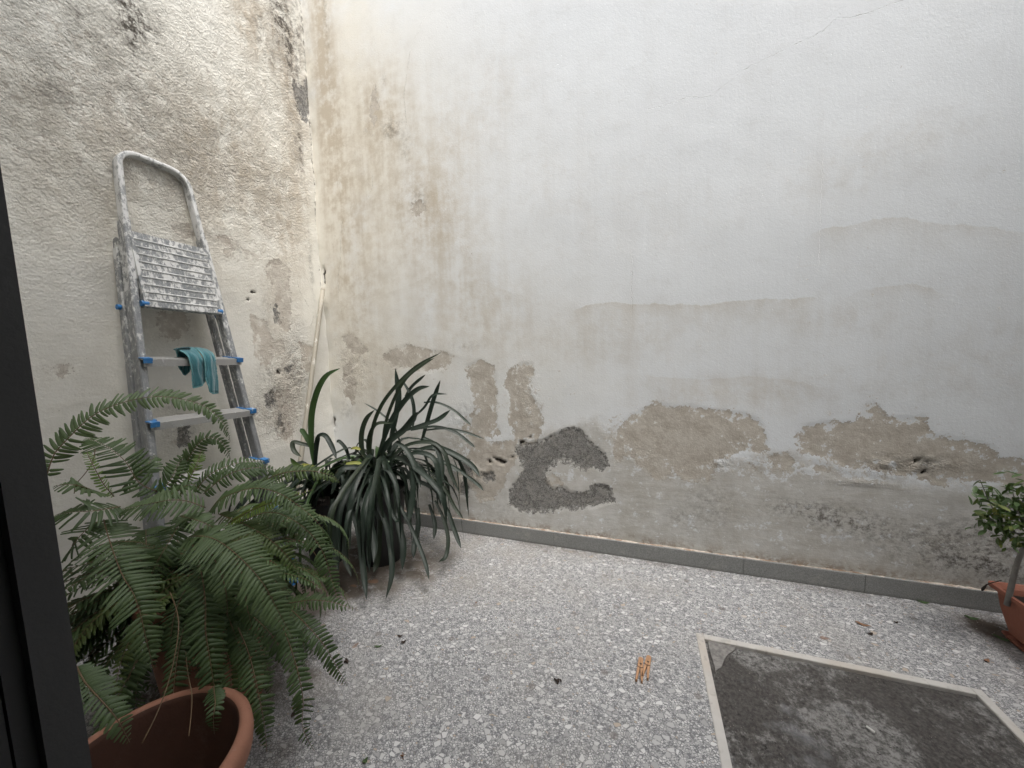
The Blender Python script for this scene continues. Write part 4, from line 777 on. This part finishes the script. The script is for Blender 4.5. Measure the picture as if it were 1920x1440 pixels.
# thin bare runners
for pts, d0, d1 in ((c4((715, 30), (750, 120), (765, 230), (740, 400), (700, 560), (640, 720), (560, 880)), 1.0, .78), (c4((805, 370), (815, 480), (838, 600), (835, 720), (822, 840)), .98, .85), (c3((1310, 890), (1400, 910), (1460, 960), (1500, 1030)), 1.2, 1.2), (c3((170, 650), (180, 600), (230, 540), (270, 480), (285, 410)), 1.1, 1.12)):
    m = MB(); k = len(pts); P = crom([at(p[0], p[1], d0 + (d1 - d0) * j / (k - 1)) for j, p in enumerate(pts)], 20); m.tube([Vector(p - np.array(fern.location)) for p in P], .0012, 5); m.build('runner', M_rach, fern, smooth=True)

M_inpot = terra('inside_shade_terracotta', (.060, .030, .021), (.105, .050, .034), .22)  # pot interior: the shade inside is put into a darker clay colour
# empty terracotta pot --------------------------------------------------
ep = thing('terracotta_pot', 'large empty round terracotta pot in the lower left foreground', 'pot', (1.135, -1.714, 0))
m = MB(); m.lathe([(.001, 0), (.115, 0), (.122, .01), (.150, .14), (.172, .245), (.177, .270), (.186, .285), (.192, .300), (.195, .325), (.193, .342), (.186, .350), (.176, .352), (.169, .348), (.166, .335), (.163, .300), (.150, .22), (.135, .12), (.112, .022), (.001, .018)], 96)
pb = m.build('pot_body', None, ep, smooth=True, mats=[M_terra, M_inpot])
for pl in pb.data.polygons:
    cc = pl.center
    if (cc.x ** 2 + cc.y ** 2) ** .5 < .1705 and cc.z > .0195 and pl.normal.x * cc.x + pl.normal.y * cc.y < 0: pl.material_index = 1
m = MB(); m.lathe([(.116, .03), (.06, .036), (.001, .034)], 30); m.build('soil', M_soil, ep, smooth=True)

# trough planter with a small tree --------------------------------------
tr = thing('trough_planter', 'long terracotta coloured trough planter with its saucer by the right end of the wall', 'planter', (3.60, -.45, 0))
def rrect(hx, hy, r_, n=5):
    o = []
    for cx, cy, a0 in ((hx - r_, hy - r_, 0), (-hx + r_, hy - r_, 90), (-hx + r_, -hy + r_, 180), (hx - r_, -hy + r_, 270)):
        for k_ in range(n + 1): a = math.radians(a0 + 90 * k_ / n); o.append((cx + r_ * math.cos(a), cy + r_ * math.sin(a)))
    return o
def loft(levels):
    m = MB(); nn = None
    for hx, hy, r_, z in levels:
        pr = rrect(hx, hy, r_); nn = len(pr); m.v += [(x, y, z) for x, y in pr]
    for i in range(len(levels) - 1):
        for j in range(nn): m.f.append((i * nn + j, i * nn + (j + 1) % nn, (i + 1) * nn + (j + 1) % nn, (i + 1) * nn + j)); m.m.append(0)
    m.f.append(tuple(range(nn))[::-1]); m.m.append(0); return m
HX, HY = .14, .31
mm = loft([(.085, .245, .02, .016), (.100, .262, .02, .03), (.118, .285, .02, .12), (.126, .294, .02, .185), (.126, .294, .02, .187), (HX, HY, .014, .190), (HX, HY, .014, .205), (HX - .010, HY - .010, .012, .206), (.118, .286, .02, .190), (.112, .28, .02, .165), (.10, .262, .02, .05)])
mm.build('trough_body', M_terra2, tr)
mm = loft([(.100, .262, .02, 0), (.106, .272, .02, .010), (.112, .278, .02, .020), (.109, .275, .02, .020), (.103, .268, .02, .010)]); mm.f.append(tuple(range(4 * 24, 5 * 24))); mm.m.append(0); mm.build('saucer', M_terra2, tr)
m = MB(); pr = rrect(.113, .281, .02); m.v = [(x, y, .170) for x, y in pr]; m.f = [tuple(range(len(pr)))]; m.m = [0]; m.build('soil', M_soil, tr)
t = NT('bark'); M_bark = t.bsdf(t.mix(t.noise(40, 6, .7), (.15, .14, .13), (.30, .29, .27)), .85, t.mul(t.noise(90, 5, .7), .002))
M_bush = leaf_mat('small_tree_leaf', (.060, .105, .040), (.135, .205, .080), .4, trans=.2)
M_bushy = leaf_mat('small_tree_yellow_leaf', (.16, .20, .06), (.24, .27, .09), .45, trans=.2)
tb = on(1892, 1098, 1, -.24); tb[2] = .165
tree = thing('potted_tree', 'little leafy tree growing from the trough planter at the right edge', 'tree', tuple(tb))
def TP(px, py, y): return on(px, py, 1, y)
trunk = [tb, TP(1906, 1060, -.25), TP(1922, 1020, -.26), TP(1938, 975, -.28)]
m = MB(); m.tube([Vector(p - tb) for p in crom(trunk, 12)], np.linspace(.0085, .0065, 13), 10); m.build('trunk', M_bark, tree, smooth=True)
lv = [(0, 0, 0), (.006, .010, .0015), (.0085, .020, .001), (.006, .031, -.001), (0, .040, -.004), (-.006, .031, -.001), (-.0085, .020, .001), (-.006, .010, .0015), (0, .012, -.0015), (0, .022, -.002), (0, .031, -.003)]
lme = mesh('leaf', lv, [(0, 1, 8), (1, 2, 9, 8), (2, 3, 10, 9), (3, 4, 10), (0, 8, 7), (8, 9, 6, 7), (9, 10, 5, 6), (10, 4, 5)], M_bush, True)
lme2 = lme.copy(); lme2.materials.clear(); lme2.materials.append(M_bushy)
br = [([(1936, 1000), (1905, 1000), (1880, 985), (1862, 955), (1848, 925), (1838, 900)], 105, .003), ([(1938, 985), (1915, 970), (1902, 940), (1898, 905)], 75, .0025), ([(1930, 1005), (1908, 1012), (1895, 1020)], 26, .002), ([(1938, 975), (1960, 930), (1975, 880)], 24, .003), ([(1938, 985), (1975, 960), (2010, 940)], 20, .003), ([(1905, 1000), (1885, 975), (1890, 950), (1912, 935)], 46, .002), ([(1880, 985), (1858, 975), (1845, 985)], 24, .002), ([(1925, 990), (1912, 960), (1925, 920), (1930, 895)], 44, .003)]
rnd = random.Random(5)
for pts, nl, rad in br:
    P = crom([TP(p[0], p[1], -.26 - rnd.uniform(0, .05)) for p in pts], 14); m = MB(); m.tube([Vector(p - tb) for p in P], np.linspace(rad, rad * .4, 15), 6); m.build('branch', M_bark, tree, smooth=True)
    for i in range(nl):
        u = rnd.uniform(.22, 1); p = P[min(14, int(u * 14))] + np.array([rnd.gauss(0, .018), rnd.gauss(0, .018), rnd.gauss(0, .018)])
        o = link('leaf', lme if rnd.random() < .86 else lme2, tree); o.location = Vector(p - tb); o.rotation_euler = (rnd.uniform(-1.6, .5), rnd.uniform(-.7, .7), rnd.uniform(0, 6.28)); s_ = rnd.uniform(.55, 1.1); o.scale = (s_, s_, s_)
# dry tendril over the rim
dt = thing('dry_twig', 'dry dark twig hanging over the left end of the trough planter', 'twig', tuple(on(1862, 1093, 2, .21)))
m = MB(); b_ = on(1862, 1093, 2, .21); m.tube([Vector(TP(*p, -.17) - b_) for p in ((1878, 1088), (1862, 1092), (1850, 1096), (1843, 1104), (1841, 1108))], [.0015, .0015, .002, .005, .002], 6); m.build('twig', M_soil, dt)

# ------------------------------------------------------------------ door frame close to the camera
t = NT('dark_grey_metal'); M_frame = t.bsdf(t.mix(t.noise(6, 5, .6), (.045, .045, .046), (.080, .080, .078)), .5, t.mul(t.noise(250, 3, .6), .0003), spec=.4)
df = thing('door_frame', 'dark grey metal door frame at the left edge, close to the camera', 'door frame', (DX0, FY, 0))
m = MB(); m.box((-.05, -.030, 0), (0, .004, DH)); m.build('frame_stile', M_frame, df, bevel=.010)
m = MB(); m.box((-.05, -.300, 0), (-.012, -.031, DH)); m.build('jamb_lining', M_frame, df)
m = MB(); m.box((-.011, -.075, 0), (-.003, -.045, DH)); m.build('door_stop', M_frame, df, bevel=.002)
m = MB(); m.box((-.05, -.300, DH), (DX1 - DX0 + .05, .004, DH + .05)); m.build('frame_head', M_frame, df)
m = MB(); m.box((DX1 - DX0, -.300, 0), (DX1 - DX0 + .05, .004, DH)); m.build('frame_stile', M_frame, df, bevel=.003)

# ------------------------------------------------------------------ small things on the floor
t = NT('peg_wood'); M_wood = t.bsdf(t.mix(t.noise(30, 5, .6, vec=t.mapping((1, .15, 1))), (.38, .20, .10), (.55, .33, .19)), .7)
t = NT('peg_wire'); M_wire = t.bsdf((.12, .11, .10), .4, metal=.8)
def peg(label, top, bot, z):
    a = on(*top, 2, 0); b = on(*bot, 2, 0); L = np.linalg.norm(b - a); ang = math.atan2((b - a)[1], (b - a)[0])
    r_ = thing('clothes_peg', label, 'clothes peg', (a[0], a[1], z), (0, 0, ang), group='wooden clothes pegs lying on the terrazzo')
    for s_ in (-1, 1):
        m = MB(); pr = [(0, .003), (.05 * L, .0085), (.35 * L, .0095), (.62 * L, .0105), (L, .0125)]
        inn = [(0, .0003), (.25 * L, .0005), (.4 * L, .0005), (.62 * L, .0020), (L, .0070)]
        n = len(pr); pts = [(x, s_ * y) for x, y in pr] + [(x, s_ * y) for x, y in inn[::-1]]
        k_ = len(pts); m.v = [(x, y, 0) for x, y in pts] + [(x, y, .010) for x, y in pts]; m.f = [tuple(range(k_))[::-1], tuple(range(k_, 2 * k_))] + [(i, (i + 1) % k_, k_ + (i + 1) % k_, k_ + i) for i in range(k_)]; m.m = [0] * len(m.f)
        m.build('wooden_half', M_wood, r_)
    m = MB(); m.tube([(.42 * L, -.0095, .004), (.44 * L, -.0095, .0115), (.50 * L, .0, .0125), (.46 * L, .0095, .0115), (.48 * L, .0095, .004)], .0009, 6); m.tube([(.30 * L, -.003, .0112), (.34 * L, .004, .0112), (.30 * L, .003, .0118)], .0016, 6); m.build('wire_spring', M_wire, r_)
peg('left one of the two wooden clothes pegs on the floor', (1202, 1237), (1198, 1281), .002)
peg('right one of the two wooden clothes pegs on the floor', (1217, 1234), (1209, 1275), .002)
t = NT('fallen_green_leaf'); M_fg = t.bsdf(t.mix(t.noise(60), (.03, .065, .025), (.09, .14, .05)), .55)
t = NT('fallen_brown_leaf'); M_fb = t.bsdf(t.mix(t.noise(60), (.16, .08, .045), (.30, .17, .10)), .7)
t = NT('dry_dark_debris'); M_fd = t.bsdf(t.mix(t.noise(60), (.025, .018, .014), (.07, .05, .04)), .9)
def fallen(px, py, L, W, ang, mat, label, cat='leaf', curl=.004, name='fallen_leaf'):
    p = on(px, py, 2, 0); v = []; n = 8
    for i in range(n + 1):
        u = i / n; w_ = W / 2 * math.sin(math.pi * min(1, u ** .8)) + .0006; z = .0015 + curl * (u - .5) ** 2 * 4 + curl * .3 * math.sin(u * 9)
        v += [((u - .5) * L, -w_, z + curl * .35), ((u - .5) * L, 0, z), ((u - .5) * L, w_, z + curl * .5)]
    f = [(3 * i + j, 3 * i + 3 + j, 3 * i + 4 + j, 3 * i + 1 + j) for i in range(n) for j in range(2)]
    o = link(name, mesh(name, v, f, mat, True)); o.location = (p[0], p[1], 0); o.rotation_euler = (0, 0, ang); meta(o, label, cat); return o
fallen(1731, 1130, .040, .020, -.3, M_fg, 'green fallen leaf lying near the skirting, left of the planter')
fallen(1822, 1160, .045, .020, -.2, M_fg, 'olive fallen leaf just left of the trough saucer')
fallen(1880, 1199, .055, .018, -.5, M_fg, 'long dark green fallen leaf in front of the trough saucer')
fallen(1618, 1172, .050, .015, -.35, M_fb, 'brown dry leaf above the marble framed panel')
fallen(1632, 1190, .020, .014, .4, M_fd, 'small dark dry leaf bit just under the brown leaf')
fallen(1680, 1168, .016, .010, .1, M_fd, 'tiny dark leaf scrap between the panel and the skirting')
fallen(1850, 1240, .022, .014, .6, M_fb, 'pale brown leaf scrap near the right corner of the marble frame')
fallen(710, 1213, .035, .008, .5, M_fg, 'narrow green leaf piece lying left of the floor crack')
fallen(750, 1194, .022, .010, .3, M_fd, 'small curled dark leaf near the drooping strap leaves')
fallen(757, 1205, .022, .012, .8, M_fd, 'crumpled dark leaf just below the small curled one')
fallen(685, 1428, .018, .012, 1.2, M_fg, 'little green leaf bit at the bottom edge, right of the pot')
fallen(893, 1131, .010, .008, .2, M_fb, 'tiny rusty speck of leaf in the middle of the upper terrazzo')
fallen(549, 1343, .022, .012, -1.0, M_fd, 'dried dark leaf next to the pink scrap')
t = NT('pink_plastic'); M_pink = t.bsdf((.50, .13, .10), .5)
fallen(556, 1327, .030, .006, .7, M_pink, 'narrow pink scrap on the floor beside the drooping fern', 'scrap', .002, 'plastic_scrap')
rnd = random.Random(3)
def clump(px, py, r_, mat, label, cat, name):
    p = on(px, py, 2, 0); m = MB()
    for i in range(9):
        a = rnd.uniform(0, 6.28); q_ = rnd.uniform(0, r_); b = Vector((q_ * math.cos(a), q_ * math.sin(a), rnd.uniform(.001, r_ * .5))); d = Vector((rnd.uniform(-1, 1), rnd.uniform(-1, 1), rnd.uniform(-.2, .5))) * r_ * .8
        m.tube([b, b + d * .5 + Vector((0, 0, .001)), b + d], [r_ * .18, r_ * .28, r_ * .08], 5)
    o = m.build(name, mat, None, smooth=True); o.location = (p[0], p[1], .001); meta(o, label, cat)
clump(1047, 1279, .012, M_fd, 'small dark clump of dirt on the terrazzo, left of the pegs', 'debris', 'dirt_clump')
clump(755, 1419, .007, M_fb, 'small tan crumb at the bottom of the floor, left of centre', 'debris', 'dirt_clump')
clump(650, 1243, .014, M_fd, 'dark dry tuft on the floor at the tip of a fern frond', 'debris', 'dirt_clump')
t = NT('white_paper'); M_paper = t.bsdf((.68, .68, .65), .7)
p = on(1632, 1371, 2, -.008); m = MB(); m.tube([(-.010, 0, .004), (.010, 0, .004)], .003, 8); o = m.build('cigarette_stub', M_paper); o.location = (p[0], p[1], -.005); o.rotation_euler = (0, 0, -.8); meta(o, 'tiny white rolled scrap lying in the sunken cement panel', 'scrap')

# crumbs of plaster and soil on the floor, too many and too small to count
t = NT('crumbs'); M_crumb = t.bsdf(t.mix(t.ss(t.noise(35, 3, .6), .48, .54), (.06, .045, .035), (.52, .48, .42)), .95)
rnd = random.Random(77); m = MB()
def crumb(x, y, r_):
    v = [Vector((rnd.gauss(0, 1), rnd.gauss(0, 1), rnd.gauss(0, 1))).normalized() * r_ * rnd.uniform(.6, 1.2) for _ in range(4)]; v = [(x + p.x, y + p.y, max(.0012, r_ * .5 + p.z * .7)) for p in v]
    m.add(v, [(0, 1, 2), (0, 2, 3), (0, 3, 1), (1, 3, 2)])
for i in range(520): crumb(rnd.uniform(.1, 4.0), -.018 - abs(rnd.gauss(0, .035)), rnd.uniform(.0012, .0036))
for px, py, sp, k_ in ((700, 1070, .16, 260), (600, 1110, .14, 200), (1860, 1185, .08, 160), (540, 1240, .05, 50), (640, 1240, .05, 40), (480, 1350, .15, 120), (1040, 1285, .03, 14), (1550, 1190, .18, 40), (1200, 1200, .5, 60)):
    w = on(px, py, 2, 0)
    for i in range(k_):
        x, y = w[0] + rnd.gauss(0, sp), min(-.02, w[1] + rnd.gauss(0, sp * .6))
        if not (DRX0 - .01 < x < DRX1 + .01 and DRY0 < y < DRY1 + .01) and x > .02: crumb(x, y, rnd.uniform(.001, .0034))
o = m.build('plaster_crumbs', M_crumb); meta(o, 'scattered crumbs of plaster and soil on the terrazzo along the skirting and round the pots', 'crumbs', kind='stuff')
